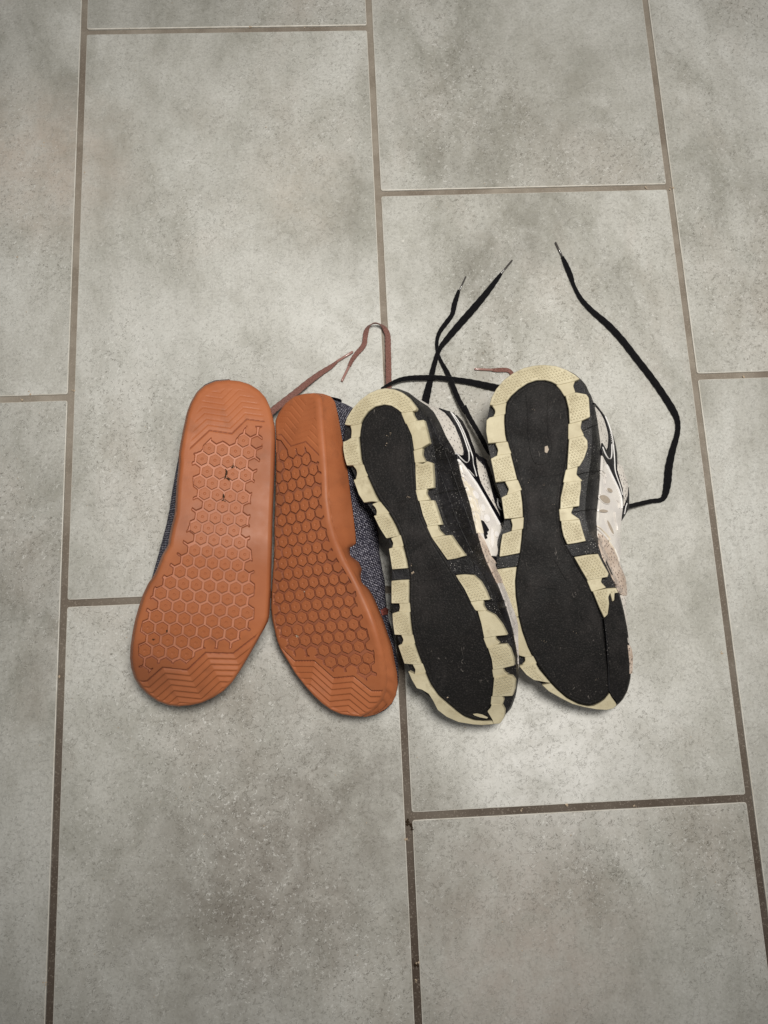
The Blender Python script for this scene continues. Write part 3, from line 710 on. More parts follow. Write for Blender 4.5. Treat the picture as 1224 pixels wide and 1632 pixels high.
# ------------------------------------------------------------------ the two running shoes
def run_shoe(label, sole, base_left, base_right, wall_right, ins_left, ins_right, blocks, wall_left_spec, upL, upR, zL, zR, walldz, plain=(), straps=(), h_ins=.0012):
    b = sole.pt(*(sole.h + sole.ax * sole.len * .5))
    sh = empty("running_shoe", (b[0], b[1], 0), label, "running shoe", "running shoes lying soles up")
    rn = rng.normal(size=(40, 40))
    def disp(X, Y):
        return -.0040 + 0 * X
    out, V = grid_surface("outsole", sole, base_left, base_right, 300, 70, disp, BLACK, sh)
    N = 240; ii = np.linspace(0, 299, N).astype(int); L0, R0 = V[ii, 0], V[ii, -1]; ctr = (L0 + R0) / 2
    def off(base_, d, inn_):
        q = ctr - base_; q /= np.linalg.norm(q, axis=1)[:, None] + 1e-9; return base_ - sole.n * d + q * inn_
    p = resample(wall_right, N); z = R0[:, 2] - np.interp(np.linspace(0, 1, N), *zip(*walldz)); R1 = P(p[:, 0], p[:, 1], z)
    L1 = off(L0, wall_left_spec[0], wall_left_spec[1])
    mid = (ringpts(L0, R0) + ringpts(L1, R1)) / 2 + np.concatenate([(L0 - ctr), (R0 - ctr)[::-1][1:-1]]) * .03 
    rg = interp_rings([ringpts(L0, R0), mid, ringpts(L1, R1)], 6)
    # shallow flutes moulded in the wall
    k = np.arange(len(rg[0])); fl = np.zeros(len(k)); fl[N:] = (np.abs(((k[N:] * 1.0) % 34) - 17) < 1.6) * 1.0
    rg = [r - sole.n * 0 + (np.concatenate([ctr, ctr[::-1][1:-1]]) - r) * (.035 * fl[:, None] * math.sin(math.pi * i / (len(rg) - 1))) for i, r in enumerate(rg)]
    r1 = rg[-1]; c1 = np.concatenate([(L1 + R1) / 2, ((L1 + R1) / 2)[::-1][1:-1]])
    r2 = r1 + (c1 - r1) * .03 - sole.n * .0016
    mids = loft("midsole", rg + [r2], BLACK, sh)
    # upper
    def up(spec, base_, zz):
        if spec[0] == 'off': q = off(base_, spec[1], spec[2]); q[:, 2] = np.maximum(q[:, 2], zz); return q
        p = resample(spec[1], N); z_ = np.interp(np.linspace(0, 1, N), *zip(*spec[2])); return P(p[:, 0], p[:, 1], z_)
    rings = [r2 + sole.n * .0025]
    for sl, sr, z_ in zip(upL, upR, zL): rings.append(ringpts(up(sl, L1, z_), up(sr, R1, z_)))
    u2 = rings[-1]; Lh, Rh = u2[:N], np.concatenate([u2[:1], u2[N:][::-1], u2[N - 1:N]]); cc = (Lh + Rh) / 2; c2 = np.concatenate([cc, cc[::-1][1:-1]])
    u3 = u2 + (c2 - u2) * .10; u3[:, 2] = np.maximum(.0025, u2[:, 2] * .35); u4 = u2 + (c2 - u2) * .32; u4[:, 2] = .0015
    upper = loft("upper", interp_rings(rings + [u3, u4], 6), MESH, sh)
    # worn black centre of the sole
    il, ir = ins_left, ins_right
    outl = [tuple(p) for p in resample(il, 120)] + [tuple(p) for p in resample(ir, 120)[::-1][1:-1]]
    a, bq, c, d = rng.uniform(.05, .12, 4)
    def idisp(X, Y):
        dd = seg_dist(X, Y, outl); e = np.clip(dd / 3.0, 0, 1)
        lines = np.exp(-((dd - 5.5) / .8) ** 2) * -.0003
        return h_ins - .0012 * (1 - e) ** 2 + lines
    ins, _v = grid_surface("sole_insert", sole, il, ir, 360, 110, idisp, INSERT, sh)
    q0 = ringpts(_v[:, 0], _v[:, -1]); loft("insert_edge", [q0, q0 - sole.n * .007], INSERT, sh)
    ss = surf_sole(sole); dots = []
    for bi, (nm, poly) in enumerate(blocks):
        if nm == 'k' and bi not in plain:
            ctrp = np.mean(poly, axis=0); pa = inset(poly, 2.9); pa = [tuple(q) for q in pa]
            x0, y0 = np.min(poly, axis=0); x1, y1 = np.max(poly, axis=0); row = 0; yy = y0
            while yy < y1:
                xx = x0 + (row % 2) * 2.35
                while xx < x1:
                    a_ = math.radians(-14); X_ = ctrp[0] + (xx - ctrp[0]) * math.cos(a_) - (yy - ctrp[1]) * math.sin(a_); Y_ = ctrp[1] + (xx - ctrp[0]) * math.sin(a_) + (yy - ctrp[1]) * math.cos(a_)
                    if inside(np.array([X_]), np.array([Y_]), pa)[0] and seg_dist(np.array([X_]), np.array([Y_]), poly)[0] > 2.9: dots.append((X_, Y_))
                    xx += 4.7
                yy += 4.05; row += 1
        if nm == 'b': poly = [tuple(q) for q in inset(poly, -1.5)]
        poly = rounded(poly, 5.0 if nm == 'b' else 3.2)
        o = slab("tread_bridge" if nm == 'b' else "tread_block", poly, ss, {'b': .0019, 'k': .0027, 'r': .0022}[nm], .0060, CREAM, sh, .75, 2.2, .3)
    V2, F2 = [], []
    for (x, y) in dots:
        k = len(V2); rr = 1.55 * random.uniform(.9, 1.08); prof = ((1.12, .0025), (.86, .0032), (.5, .0034))
        for (q, hh) in prof:
            ang = np.arange(8) * math.pi / 4; c_, nn = ss(x + rr * q * np.cos(ang), y + rr * q * np.sin(ang)); V2 += list(c_ + nn * hh)
        p_, nn = ss(np.array([x]), np.array([y])); V2.append(p_[0] + nn[0] * .0034)
        for a_ in range(2):
            for i in range(8): F2.append((k + a_ * 8 + i, k + a_ * 8 + (i + 1) % 8, k + a_ * 8 + 8 + (i + 1) % 8, k + a_ * 8 + 8 + i))
        for i in range(8): F2.append((k + 16 + i, k + 16 + (i + 1) % 8, k + 24))
    dm = mesh_obj("tread_dots", V2, F2, [CREAM, CREAMD], sh, [1 if (i % 24) < 8 else 0 for i in range(len(F2))]); dm['kind'] = 'stuff'
    for poly in straps: slab("sole_strap", rounded(poly, 4), ss, .0008, .005, BLACK, sh, .8, 4.0)
    return sh, mids, upper, ss

C_ins_left = F('Z5', "330,190 312,192 250,205 200,240 165,290 150,330 140,400 147,480 155,560 180,640 215,715 250,790 300,870 345,930 385,1000 420,1080 440,1150 455,1224") + \
    F('Z6', "290,80 300,155 308,230 306,380 312,460 320,540 335,630 360,710 395,800 440,910 500,1005 580,1070 660,1140 740,1170 800,1176")
C_ins_right = F('Z5', "330,190 370,200 400,220 425,245 450,280 475,340 500,430 512,540 520,660 530,770 545,860 570,950 610,1030 650,1110 690,1175") + \
    F('Z6', "545,70 580,130 620,195 665,270 715,350 755,430 790,520 820,620 845,720 865,800 875,880 867,980 858,1060 830,1110 850,1135 868,1165 800,1176")
C_base_left = F('Z5', "330,80 270,90 210,115 150,160 100,215 60,280 38,335 24,390 32,440 35,490 45,550 66,600 95,660 105,695 140,795 178,850 215,900 240,935 280,1020 325,1090 340,1155") + \
    F('Z6', "180,80 192,158 190,232 190,385 195,448 200,520 212,600 222,640 240,670 278,790 310,845 365,960 420,1010 470,1050 500,1100 560,1145 640,1180 740,1196 800,1198")
C_base_right = F('Z5', "330,80 400,92 460,125 510,170 545,215 575,270 600,330 625,430 640,520 650,600 655,700 665,800 690,900 720,1000 765,1070 800,1130 860,1205") + \
    F('Z6', "740,110 790,190 830,270 870,350 905,430 945,520 975,610 1000,700 1015,790 1022,870 1015,960 1000,1030 975,1100 940,1150 900,1185 850,1196 800,1198")
C_wall = F('Z5', "330,80 400,82 470,108 540,162 600,200 640,240 680,310 720,400 775,495 803,570 828,690 862,790 892,890 905,960 932,1040 975,1140 1000,1210") + \
    F('Z6', "860,120 910,230 950,330 975,430 1002,560 1022,680 1037,800 1034,900 1018,1010 988,1095 930,1160 890,1186 850,1196 800,1198")
C_blocks = [
 ('k', F('Z5', "45,327 60,280 100,215 150,160 210,115 270,90 320,82 380,90 430,110 475,145 510,190 528,215 520,233 430,250 400,225 360,200 310,192 250,205 200,240 165,290 150,322 95,334")),
 ('b', F('Z5', "88,336 150,324 143,360 139,404 92,412 95,390 96,360")),
 ('k', F('Z5', "35,442 60,432 90,414 138,405 145,480 154,560 164,597 60,601 45,550 35,490")),
 ('b', F('Z5', "108,602 165,598 178,640 192,666 125,688 133,655 128,625")),
 ('k', F('Z5', "105,697 125,689 192,667 215,718 245,790 274,846 225,842 175,850 140,795")),
 ('b', F('Z5', "238,862 276,847 300,876 333,917 262,932 265,905 255,880")),
 ('k', F('Z5', "240,937 335,918 378,990 412,1072 325,1090 280,1020")),
 ('b', F('Z5', "362,1092 413,1073 430,1137 370,1146 376,1120")),
 ('k', F('Z6', "172,18 205,8 262,0 280,60 299,150 195,158 183,80")),
 ('k', F('Z6', "190,234 250,228 307,226 305,385 245,386 190,386")),
 ('b', F('Z6', "246,387 305,386 310,440 246,436 252,410")),
 ('k', F('Z6', "196,452 235,440 310,441 318,520 328,600 211,596 200,520")),
 ('b', F('Z6', "262,600 328,601 340,652 266,655 276,630")),
 ('k', F('Z6', "235,668 262,656 341,653 370,738 392,794 345,796 277,790")),
 ('b', F('Z6', "338,797 393,795 412,848 350,862 356,830")),
 ('k', F('Z6', "302,840 348,863 412,850 450,935 502,1005 560,1058 625,1112 680,1150 740,1171 810,1176 866,1176 875,1196 800,1202 740,1198 640,1182 560,1147 500,1100 470,1040 440,992 395,965 360,955 325,895")),
 ('r', F('Z6', "862,1062 928,1061 950,1105 945,1150 918,1192 874,1196 867,1168 832,1110 852,1088")),
 ('b', F('Z6', "865,1013 925,1010 936,1035 928,1060 861,1061")),
 ('k', F('Z6', "878,882 960,864 1000,872 1020,900 1017,960 1002,1006 930,1009 866,1012 873,940")),
 ('b', F('Z6', "871,833 932,825 938,850 958,862 878,880")),
 ('k', F('Z6', "836,683 890,662 960,657 987,690 1007,750 1014,802 932,822 871,831 862,760")),
 ('b', F('Z6', "813,622 882,606 880,630 905,652 836,681")),
 ('k', F('Z6', "768,437 822,434 882,464 932,528 967,598 890,605 812,620 792,520")),
 ('b', F('Z6', "727,380 800,368 798,405 815,430 757,430")),
 ('k', F('Z6', "620,196 680,190 738,195 788,240 822,300 847,362 780,366 722,376 680,290 642,232")),
 ('k', F('Z5', "630,1086 700,1072 757,1066 800,1130 856,1206 790,1225 735,1234 690,1170")),
 ('b', F('Z5', "602,1012 662,1002 668,1035 700,1066 634,1082")),
 ('k', F('Z5', "545,838 600,835 642,833 662,890 697,998 650,1002 601,1010 570,935")),
 ('b', F('Z5', "526,768 590,760 582,790 605,826 542,834")),
 ('k', F('Z5', "519,580 570,588 600,571 634,582 641,680 642,750 580,760 525,766 520,660")),
 ('b', F('Z5', "511,503 560,490 556,530 578,572 520,578")),
 ('k', F('Z5', "459,318 520,300 577,294 592,350 616,450 560,485 510,500 495,400")),
 ('b', F('Z5', "430,250 492,237 498,265 520,297 457,316")),
]
SCs = Sole((618, 618.5), (769.6, 1154), [(-.1, .074), (0, .080), (.15, .084), (.5, .084), (.72, .074), (.88, .054), (1.0, .030), (1.1, .024)], .00020)
C_up1 = F('Z5', "330,84 420,95 500,130 600,190 680,213 755,238 815,285 860,345 893,450 905,490 930,535 985,560 1010,630 1040,740 1080,850 1115,950 1122,1050 1112,1120 1085,1170 1065,1224") + \
    F('K4', "240,0 300,90 345,210 400,340 440,440 480,540 515,650 530,780 535,900 538,1050 542,1200 541,1300 535,1420") + F('Z6', "1022,930 1012,1010 982,1092 925,1158 885,1184 850,1195 800,1197")
shC, midC, upC, ssC = run_shoe("black and cream running shoe lying sole up beside the denim, toe tread intact", SCs,
    C_base_left, C_base_right, C_wall, C_ins_left, C_ins_right, C_blocks, (.018, .003),
    [('off', .034, .016)], [('px', C_up1, [(0, .05), (.15, .034), (.35, .038), (.55, .052), (.8, .050), (.95, .026), (1, .022)])], [.012], [.012],
    [(0, .006), (.1, .018), (.5, .020), (.8, .016), (.93, .010), (1, .006)], (4, 15, 16, 22, 33, 31),
    (F('Z6', '190,161 302,152 312,224 190,231'), F('Z6', '545,100 690,74 735,110 745,190 610,192')))

D_ins_left = F('Z7', "430,152 400,155 340,175 280,215 230,260 200,310 187,380 187,470 200,560 225,650 250,760 280,850 300,930 312,1020 310,1100 303,1190") + \
    F('Z8', "252,60 245,140 228,225 215,320 220,420 240,560 270,680 310,780 360,870 430,970 500,1050 580,1115 660,1150 720,1158")
D_ins_right = F('Z7', "430,152 460,155 510,170 560,210 590,270 608,340 618,440 615,560 600,700 580,800 565,900 555,1000 557,1100 565,1190") + \
    F('Z8', "540,60 570,100 610,180 650,250 700,330 740,420 775,510 800,610 818,740 832,880 842,980 847,1070 820,1105 780,1137 720,1158")
D_base_left = F('Z7', "430,53 380,58 310,75 240,110 180,155 130,215 100,270 84,325 78,370 66,410 62,500 72,575 88,640 95,690 112,765 128,840 148,890 165,945 175,1010 185,1090 175,1150 150,1195") + \
    F('Z8', "95,60 85,160 95,240 110,330 130,420 155,520 180,620 210,720 238,800 240,890 290,950 340,985 395,1015 440,1058 520,1105 600,1145 680,1167 760,1182 800,1185")
D_base_right = F('Z7', "430,53 530,60 600,85 660,118 700,155 728,200 745,240 762,300 775,420 778,520 775,640 760,750 745,850 735,950 730,1040 740,1120 770,1200") + \
    F('Z8', "765,60 800,150 840,230 880,320 902,395 918,450 942,550 962,660 976,780 986,880 985,980 966,1060 942,1108 912,1142 880,1168 840,1182 800,1185")
D_wall = F('Z7', "430,52 530,56 602,82 662,112 702,148 732,182 747,222 767,250 792,320 812,430 830,560 837,680 830,800 822,900 814,1000 807,1100 808,1200") + \
    F('Z8', "770,20 792,100 842,228 882,318 905,398 922,450 946,550 966,660 980,780 990,880 989,980 970,1060 945,1110 914,1145 882,1169 840,1183 800,1186")
D_blocks = [
 ('k', F('Z7', "85,322 100,270 130,215 180,155 240,110 310,75 380,58 450,52 530,60 600,85 660,120 692,147 650,165 545,190 500,166 460,156 400,156 340,176 280,216 230,261 195,308 130,325")),
 ('b', F('Z7', "112,328 192,311 187,340 186,378 118,396 130,375 128,350")),
 ('k', F('Z7', "65,424 85,405 118,397 185,380 184,440 190,520 200,568 140,574 76,579 62,500")),
 ('b', F('Z7', "132,582 203,572 212,610 225,642 142,656 150,622")),
 ('k', F('Z7', "93,682 142,657 226,645 245,720 260,780 271,822 200,832 126,840 110,760")),
 ('b', F('Z7', "198,838 271,828 295,888 210,918 222,885")),
 ('k', F('Z7', "165,942 205,922 293,893 305,980 310,1074 240,1082 186,1086 175,1010")),
 ('b', F('Z7', "236,1092 309,1080 305,1148 240,1160 246,1125")),
 ('k', F('Z7', "172,1188 236,1165 304,1153 299,1222 288,1315 210,1330 152,1340 160,1260")),
 ('k', F('Z8', "90,243 160,232 225,225 214,320 218,420 230,500 238,560 180,565 150,500 120,400 100,320")),
 ('k', F('Z8', "180,567 238,563 262,660 300,765 330,828 285,832 240,820 215,720 190,630")),
 ('b', F('Z8', "286,834 332,830 352,870 272,877 290,860")),
 ('k', F('Z8', "240,890 272,879 352,872 375,915 452,1005 420,1000 380,992 340,985 290,950")),
 ('r', F('Z8', "395,1018 452,1007 500,1056 560,1108 640,1150 700,1163 740,1160 780,1140 812,1118 848,1073 862,1100 890,1138 897,1155 872,1176 830,1186 760,1182 680,1167 600,1146 520,1106 440,1060")),
 ('b', F('Z7', "543,190 650,167 640,192 655,235 592,256 566,215")),
 ('k', F('Z7', "594,258 665,237 735,250 752,275 760,402 700,430 622,450 617,350")),
 ('b', F('Z7', "620,452 698,432 690,475 712,522 619,546")),
 ('k', F('Z7', "618,548 715,526 742,560 744,610 720,680 690,732 605,756 610,680")),
 ('b', F('Z7', "602,760 670,742 662,790 698,826 586,836")),
 ('k', F('Z7', "585,840 698,828 700,880 690,940 688,1000 620,1010 559,1021 563,940")),
 ('b', F('Z7', "558,1024 640,1012 624,1050 680,1086 565,1096")),
 ('k', F('Z7', "565,1098 640,1094 690,1090 712,1172 732,1234 670,1247 607,1257 582,1202 570,1150")),
 ('k', F('Z8', "610,160 690,145 771,138 802,200 842,270 835,294 760,306 700,316 658,245")),
 ('b', F('Z8', "704,320 792,300 784,330 815,362 732,386")),
 ('k', F('Z8', "735,390 832,370 892,366 907,400 882,402 880,450 866,460 852,402 840,430 846,470 836,545 812,568 775,490")),
]
SD = Sole((868, 582.5), (948, 1132), [(-.1, .072), (0, .077), (.15, .080), (.5, .078), (.68, .068), (.85, .050), (1.0, .029), (1.1, .023)], .00010)
D_up1 = F('Z7', "430,60 560,70 650,115 720,190 785,308 835,350 875,410 905,490 928,580 948,680 978,740 1002,800 1014,880 1012,950 1012,1020 972,1092 962,1180") + \
    F('Z8', "912,10 915,100 918,180 948,270 962,350 965,430 958,520 970,640 984,740 992,830 993,930 986,990 968,1062 942,1112 912,1146 880,1170 800,1186")
shD, midD, upD, ssD = run_shoe("rightmost black and cream running shoe lying sole up, cream tread torn off near the toe", SD,
    D_base_left, D_base_right, D_wall, D_ins_left, D_ins_right, D_blocks, (.016, .002),
    [('off', .028, .006)], [('px', D_up1, [(0, .05), (.12, .040), (.3, .030), (.5, .034), (.65, .045), (.9, .032), (1, .02)])], [.012], [.012],
    [(0, .004), (.1, .012), (.5, .018), (.66, .012), (.8, .006), (1, .005)], (2, 10, 13),
    (F('Z8', '88,162 248,137 230,223 92,240'), F('Z8', '552,80 692,57 758,50 775,134 690,142 600,156')))

# panels, prints and cage of the uppers
kid = lambda p, n: [o for o in p.children if o.name.startswith(n)]
sC = surf_mesh([upC, midC] + kid(shC, 'outsole'), .04); sD = surf_mesh([upD, midD] + kid(shD, 'outsole'), .04)
def panel(name, poly, surf, h, mat, parent, bev=.35, step=3.0, label=None):
    o = slab(name, poly, surf, h, .0006, mat, parent, bev, step, .4)
    if label: o['label'] = label
    return o
# left running shoe
panel("heel_overlay", F('K1', "180,203 240,222 300,243 345,252 430,292 530,395 612,555 662,700 712,830 738,950 752,1224") + F('K2', "492,100 520,250 562,400 650,560 762,750 855,905 900,1010 905,1100 880,1090 790,925 680,745 560,550 420,350 300,175 200,40 185,15") +
      F('K1', "430,870 470,890 505,905 548,895 552,840 535,760 500,650 460,560 425,470 335,335 270,260"), sC, .0012, GLOSSB, shC, .4, 2.5)
panel("white_piping", strip_poly(F('K1', "425,868 480,935 530,985 575,1020 605,1018 620,985 618,900 612,840"), 1.0), sC, .0019, WHITE, shC, .3, 2.5)
panel("white_piping", strip_poly(F('K1', "345,262 420,340 480,440 540,560 590,700 640,830 680,950 690,1060 712,1140 735,1224"), .7), sC, .0019, WHITE, shC, .3, 2.5)
panel("white_piping", strip_poly(F('K1', "345,262 400,350 460,450 520,580 568,720 610,850"), .7), sC, .0019, WHITE, shC, .3, 2.5)
for k, (x, y) in enumerate(smooth(F('K1', "470,435 505,500 535,570 562,640 590,710 615,780 635,845"), 2)[::1]):
    if k % 1 == 0:
        panel("lettering", [(x - .9, y - .5), (x + .9, y - .8), (x + 1.1, y - .1), (x - .7, y + .2)], sC, .0021, WHITE, shC, .12, 1.5)
cageC = panel("cage", F('K1', "462,955 485,1000 560,1080 640,1160 700,1224") + F('K2', "300,140 400,290 530,470 640,660 760,860 880,1090 885,1215") + F('K3', "640,240 632,335 600,480 562,705 545,745 465,742 432,640 350,470 262,340 200,205 155,0") +
      F('K2', "432,860 382,665 332,505 272,295 222,125"), sC, .0016, TPU, shC, .5, 3.0)
sC2 = surf_mesh([cageC, upC, midC], .04)
panel("cage_edge", strip_poly(F('K2', "195,20 300,140 400,280 530,465 640,655 760,855 880,1085"), 2.0), sC2, .0012, WHITE, shC, .4, 2.5)
panel("cage_edge", strip_poly(F('K2', "245,55 430,275 545,480 655,665 775,880 885,1075"), .9), sC2, .0016, GLOSSB, shC, .2, 2.5)
panel("cage_web", F('K2', "272,300 330,330 400,450 470,520 520,640 530,760 560,850 570,980 600,1080 620,1224 505,1224 470,1050 432,860 382,665 332,505"), sC2, .0006, BEIGE, shC, .4, 3.0)
def opening(fr, cx, cy, a, b, rot, surf, par, inner, rim):
    panel("cage_rim", fell(fr, cx, cy, a * 1.25, b * 1.18, rot, 18), surf, .0010, rim, par, .35, 3.0)
    panel("cage_opening", fell(fr, cx + 3, cy + 3, a, b, rot, 16), surf, .0014, inner, par, .25, 3.0)
LIT = mat_flat("pearl_plastic", lin(228, 224, 222), .3, .6, 300, .1)
SHA = mat_flat("recessed_beige_mesh", lin(168, 156, 142), .8, .2, 700, .6)
for e in (('K2', 485, 600, 70, 30, 62), ('K2', 600, 808, 60, 28, 75), ('K2', 662, 980, 62, 42, 65)):
    opening(*e, sC2, shC, LIT, TPU)
for e in (('K3', 482, 410, 165, 28, 88), ('K3', 560, 348, 52, 30, 72)):
    opening(*e, sC2, shC, LIT, TPU)
for s_ in ("275,240 340,300 380,390 400,470", "385,610 440,650 490,740 530,850", "440,870 500,880 545,930 560,1000", "270,280 330,350 375,440"):
    panel("cage_ridge", strip_poly(F('K2', s_), .9), sC2, .0014, TPU, shC, .3, 2.5)
panel("stripe_mark", F('K3', "285,112 325,135 370,205 418,290 405,308 372,300 350,270 385,330 398,365 378,372 352,345 372,390 390,430 372,438 355,410 335,320 312,220"), sC2, .0022, GLOSSB, shC, .15, 2.0)
panel("collar_mesh", F('K2', "505,80 640,180 700,380 742,560 792,740 868,915 880,985 850,895 762,745 655,560 570,400 528,250"), sC, .0012, MESH, shC, .3, 3.0)
panel("collar_lining", F('K1', "722,832 800,826 880,832 960,880 985,960 1000,1060 1020,1224 905,1224 880,1130 850,1050 760,960 735,900"), sC, .0010, GLOSSB, shC, .3, 3.0, "black collar lining")
panel("eyelet_stay", F('K2', "680,180 740,120 800,380 880,520 905,700 945,950 960,1010 890,1060 870,900 795,740 745,560 705,390"), sC, .0014, GLOSSB, shC, .3, 3.0)
panel("white_piping", strip_poly(F('K2', "822,668 826,740 840,800 882,858"), .8), sC, .0021, WHITE, shC, .2, 2.0)
panel("white_piping", strip_poly(F('K2', "822,668 850,700 880,730"), .7), sC, .0022, WHITE, shC, .2, 2.0)
panel("toe_mesh", F('K3', "240,330 300,390 350,460 450,700 462,745 480,765 560,862 610,972 640,1030 700,1130 760,1224 580,1224 550,1170 470,1000 400,850 340,700 290,540 250,400") , sC, .0012, TAN, shC, .3, 3.5)
panel("toe_mesh", F('K4', "245,100 330,215 400,345 440,440 480,545 512,650 526,800 530,1000 534,1180 536,1300 531,1290 524,1150 499,1000 469,850 429,700 379,540 329,400 249,200"), sC, .0009, PALE, shC, .3, 3.5)
panel("tongue_edge", F('K3', "470,748 545,750 556,868 520,820"), sC, .0016, GLOSSB, shC, .2, 3.0)
# right running shoe
panel("heel_overlay", F('K5', "180,150 215,168 330,320 420,440 500,640 560,800 605,960 635,1130 645,1300 640,1469") + F('K6', "650,130 700,320 750,480 762,640 760,820 740,900 735,700 700,560 640,420 560,260 440,0") +
      F('K5', "480,1440 340,1170 330,1120 340,960 350,930 440,1085 470,1010 482,870 478,760 450,640 400,470 320,330 215,200"), sD, .0012, GLOSSB, shD, .35, 2.5)
panel("white_piping", strip_poly(F('K5', "345,1010 380,1110 430,1210 480,1255 515,1225 525,1120 525,960"), 1.0), sD, .0019, WHITE, shD, .3, 2.5)
panel("white_piping", strip_poly(F('K5', "400,420 460,560 510,720 545,880 560,1040 575,1200 590,1469"), .7), sD, .0019, WHITE, shD, .3, 2.5)
panel("white_piping", strip_poly(F('K6', "578,0 590,140 640,290 690,420 735,600"), .6), sD, .0019, WHITE, shD, .25, 2.5)
for (x, y) in smooth(F('K5', "505,740 520,820 530,890 540,960"), 1):
    panel("lettering", [(x - .8, y - .5), (x + .8, y - .8), (x + .9, y + .1), (x - .7, y + .3)], sD, .0021, WHITE, shD, .12, 1.5)
cageD = panel("cage", F('K5', "342,1180 480,1440") + F('K6', "445,20 560,260 645,430 705,570 738,700 742,860 722,1000 712,1100 695,1180 690,1320 688,1469") + F('K7', "612,130 620,260 610,420 600,500 585,430 520,270 430,150 330,30 262,-30") +
      F('K6', "262,1270 252,1100 262,900 285,720 300,540 318,300 325,150 332,0"), sD, .0016, TPU, shD, .5, 3.5)
sD2 = surf_mesh([cageD, upD, midD], .04)
panel("cage_edge", strip_poly(F('K6', "440,5 560,250 645,425 705,565 738,700 742,860"), 1.8), sD2, .0012, WHITE, shD, .4, 2.5)
for e in (('K6', 490, 505, 60, 34, 35), ('K6', 402, 680, 108, 66, 38), ('K6', 370, 908, 84, 30, 4), ('K6', 500, 1225, 150, 24, 66)):
    opening(*e, sD2, shD, SHA, TPU)
for s_ in ("325,150 375,220 405,300 415,380", "600,930 605,1060 640,1180 650,1290", "640,700 690,760 690,860", "330,110 400,160 430,260"):
    panel("cage_ridge", strip_poly(F('K6', s_), .9), sD2, .0014, TPU, shD, .3, 2.5)
panel("cage_edge", strip_poly(F('K6', "262,1195 400,1330 520,1469") + F('K7', "420,110 520,240 575,380 600,480"), 1.0), sD2, .0014, BEIGE, shD, .3, 2.5)
panel("collar_mesh", F('K6', "650,0 735,0 775,170 835,320 860,470 850,600 800,740 768,820 762,640 755,480 705,310 655,130"), sD, .0010, MESH, shD, .3, 3.0)
panel("eyelet_stay", F('K6', "852,450 862,580 860,760 858,850 800,960 712,1100 735,980 780,800 838,620"), sD, .0016, GLOSSB, shD, .25, 3.0)
panel("white_piping", strip_poly(F('K6', "812,760 785,860 765,960"), .7), sD, .0022, WHITE, shD, .2, 2.5)
panel("toe_mesh", F('K7', "250,0 330,40 430,160 515,280 580,430 600,520 660,650 712,760 730,880 742,990 742,1075 690,1085 620,1050 590,990 552,910 430,640 330,430 255,200"), sD, .0010, TAN, shD, .4, 4.0)
panel("toe_mesh", F('K8', "545,410 572,480 588,600 590,760 580,890 565,885 548,905 510,880 482,800 490,700 520,620"), sD, .0030, TAN, shD, .3, 3.0, "torn mesh patch at the toe")
slab('worn_foam', F('Z8', '850,1068 846,900 838,760 826,640 812,575 838,545 848,470 842,430 852,404 866,460 884,450 888,404 906,402 920,455 942,550 960,660 974,780 984,880 983,975 964,1055 940,1105 912,1136 895,1130 865,1096'), ssD, .0014, .002, INSERT, shD, .8, 4.0)
# moulded lines and worn spots in the black rubber
def groove(pts, ss, par, wd=.8, h=.0016, mat=INSERT):
    return slab("moulded_line", strip_poly(pts, wd), ss, h, .0005, mat, par, .2, 4.0)
for s_ in ("345,540 360,640 385,710 430,725 480,700 500,650 505,560", "345,540 340,380 330,250", "480,540 470,400 480,240"):
    groove(F('Z7', s_), ssD, shD, .9, .0020)
for s_ in ("480,180 560,320", "660,560 700,640", "545,70 700,330"):
    groove(F('Z8', s_), ssD, shD, 1.0, .0019)
groove(F('Z8', "815,570 830,700 842,900 846,1060"), ssD, shD, 2.4, .0022, BLACK)
for fr, pts, n_, sz in (('Z5', "330,390 350,400 320,450 470,805 478,812 400,970 215,235", 4, .0006),):
    pass
def specks(pts, ss, par, n_, spread, size, h=.0014):
    q = []
    for (x, y) in pts:
        for _ in range(n_):
            a, b = x + random.gauss(0, spread), y + random.gauss(0, spread); p, nn = ss(np.array([a]), np.array([b])); q.append(p[0] + nn[0] * h)
    return loose("lint", q, size, STONE, par)
for s_ in ("640,795 720,775 860,750", "735,1050 800,1030 880,1008", "640,560 700,556 750,544"):
    panel("moulded_line", strip_poly(F('Z5', s_), 1.3), sC, .0009, INSERT, shC, .4, 3.0)
for s_ in ("600,270 660,400 720,520 790,720 850,900 905,1060", "640,560 700,700 760,880 830,1050 900,1190"):
    panel("moulded_line", strip_poly(F('Z5', s_), 1.1), sC, .0007, BLACK, shC, .4, 3.0)
for s_ in ("800,375 850,372 930,368", "885,612 960,606", "700,148 780,110"):
    panel("moulded_line", strip_poly(F('Z6', s_), 1.3), sC, .0009, INSERT, shC, .4, 3.0)
for s_ in ("700,500 760,470 810,450", "670,790 740,770 820,765", "640,1040 700,1030 800,1020"):
    panel("moulded_line", strip_poly(F('Z7', s_), 1.3), sD, .0009, INSERT, shD, .4, 3.0)
specks(F('Z5', "335,400 350,385 325,455 468,806 480,815"), ssC, shC, 3, 1.5, .00028)
specks(F('Z6', "322,132 335,178 328,185 570,1018"), ssC, shC, 3, 1.0, .00045)
specks(F('Z7', "465,610 462,630 380,350 520,985 350,830 440,860"), ssD, shD, 3, 2.0, .00022)
specks(F('Z8', "625,660 410,715 430,740 760,980"), ssD, shD, 3, 2.0, .00022)
worn = slab("worn_spot", F('T5', "632,430 670,425 720,435 770,462 760,472 700,462 650,445"), ssC, .0016, .001, CREAM, shC, .4, 2.5)
slab("worn_spot", F('Z7', "455,600 475,592 485,620 472,645 455,638"), ssD, .0016, .001, SHA, shD, .4, 2.5)

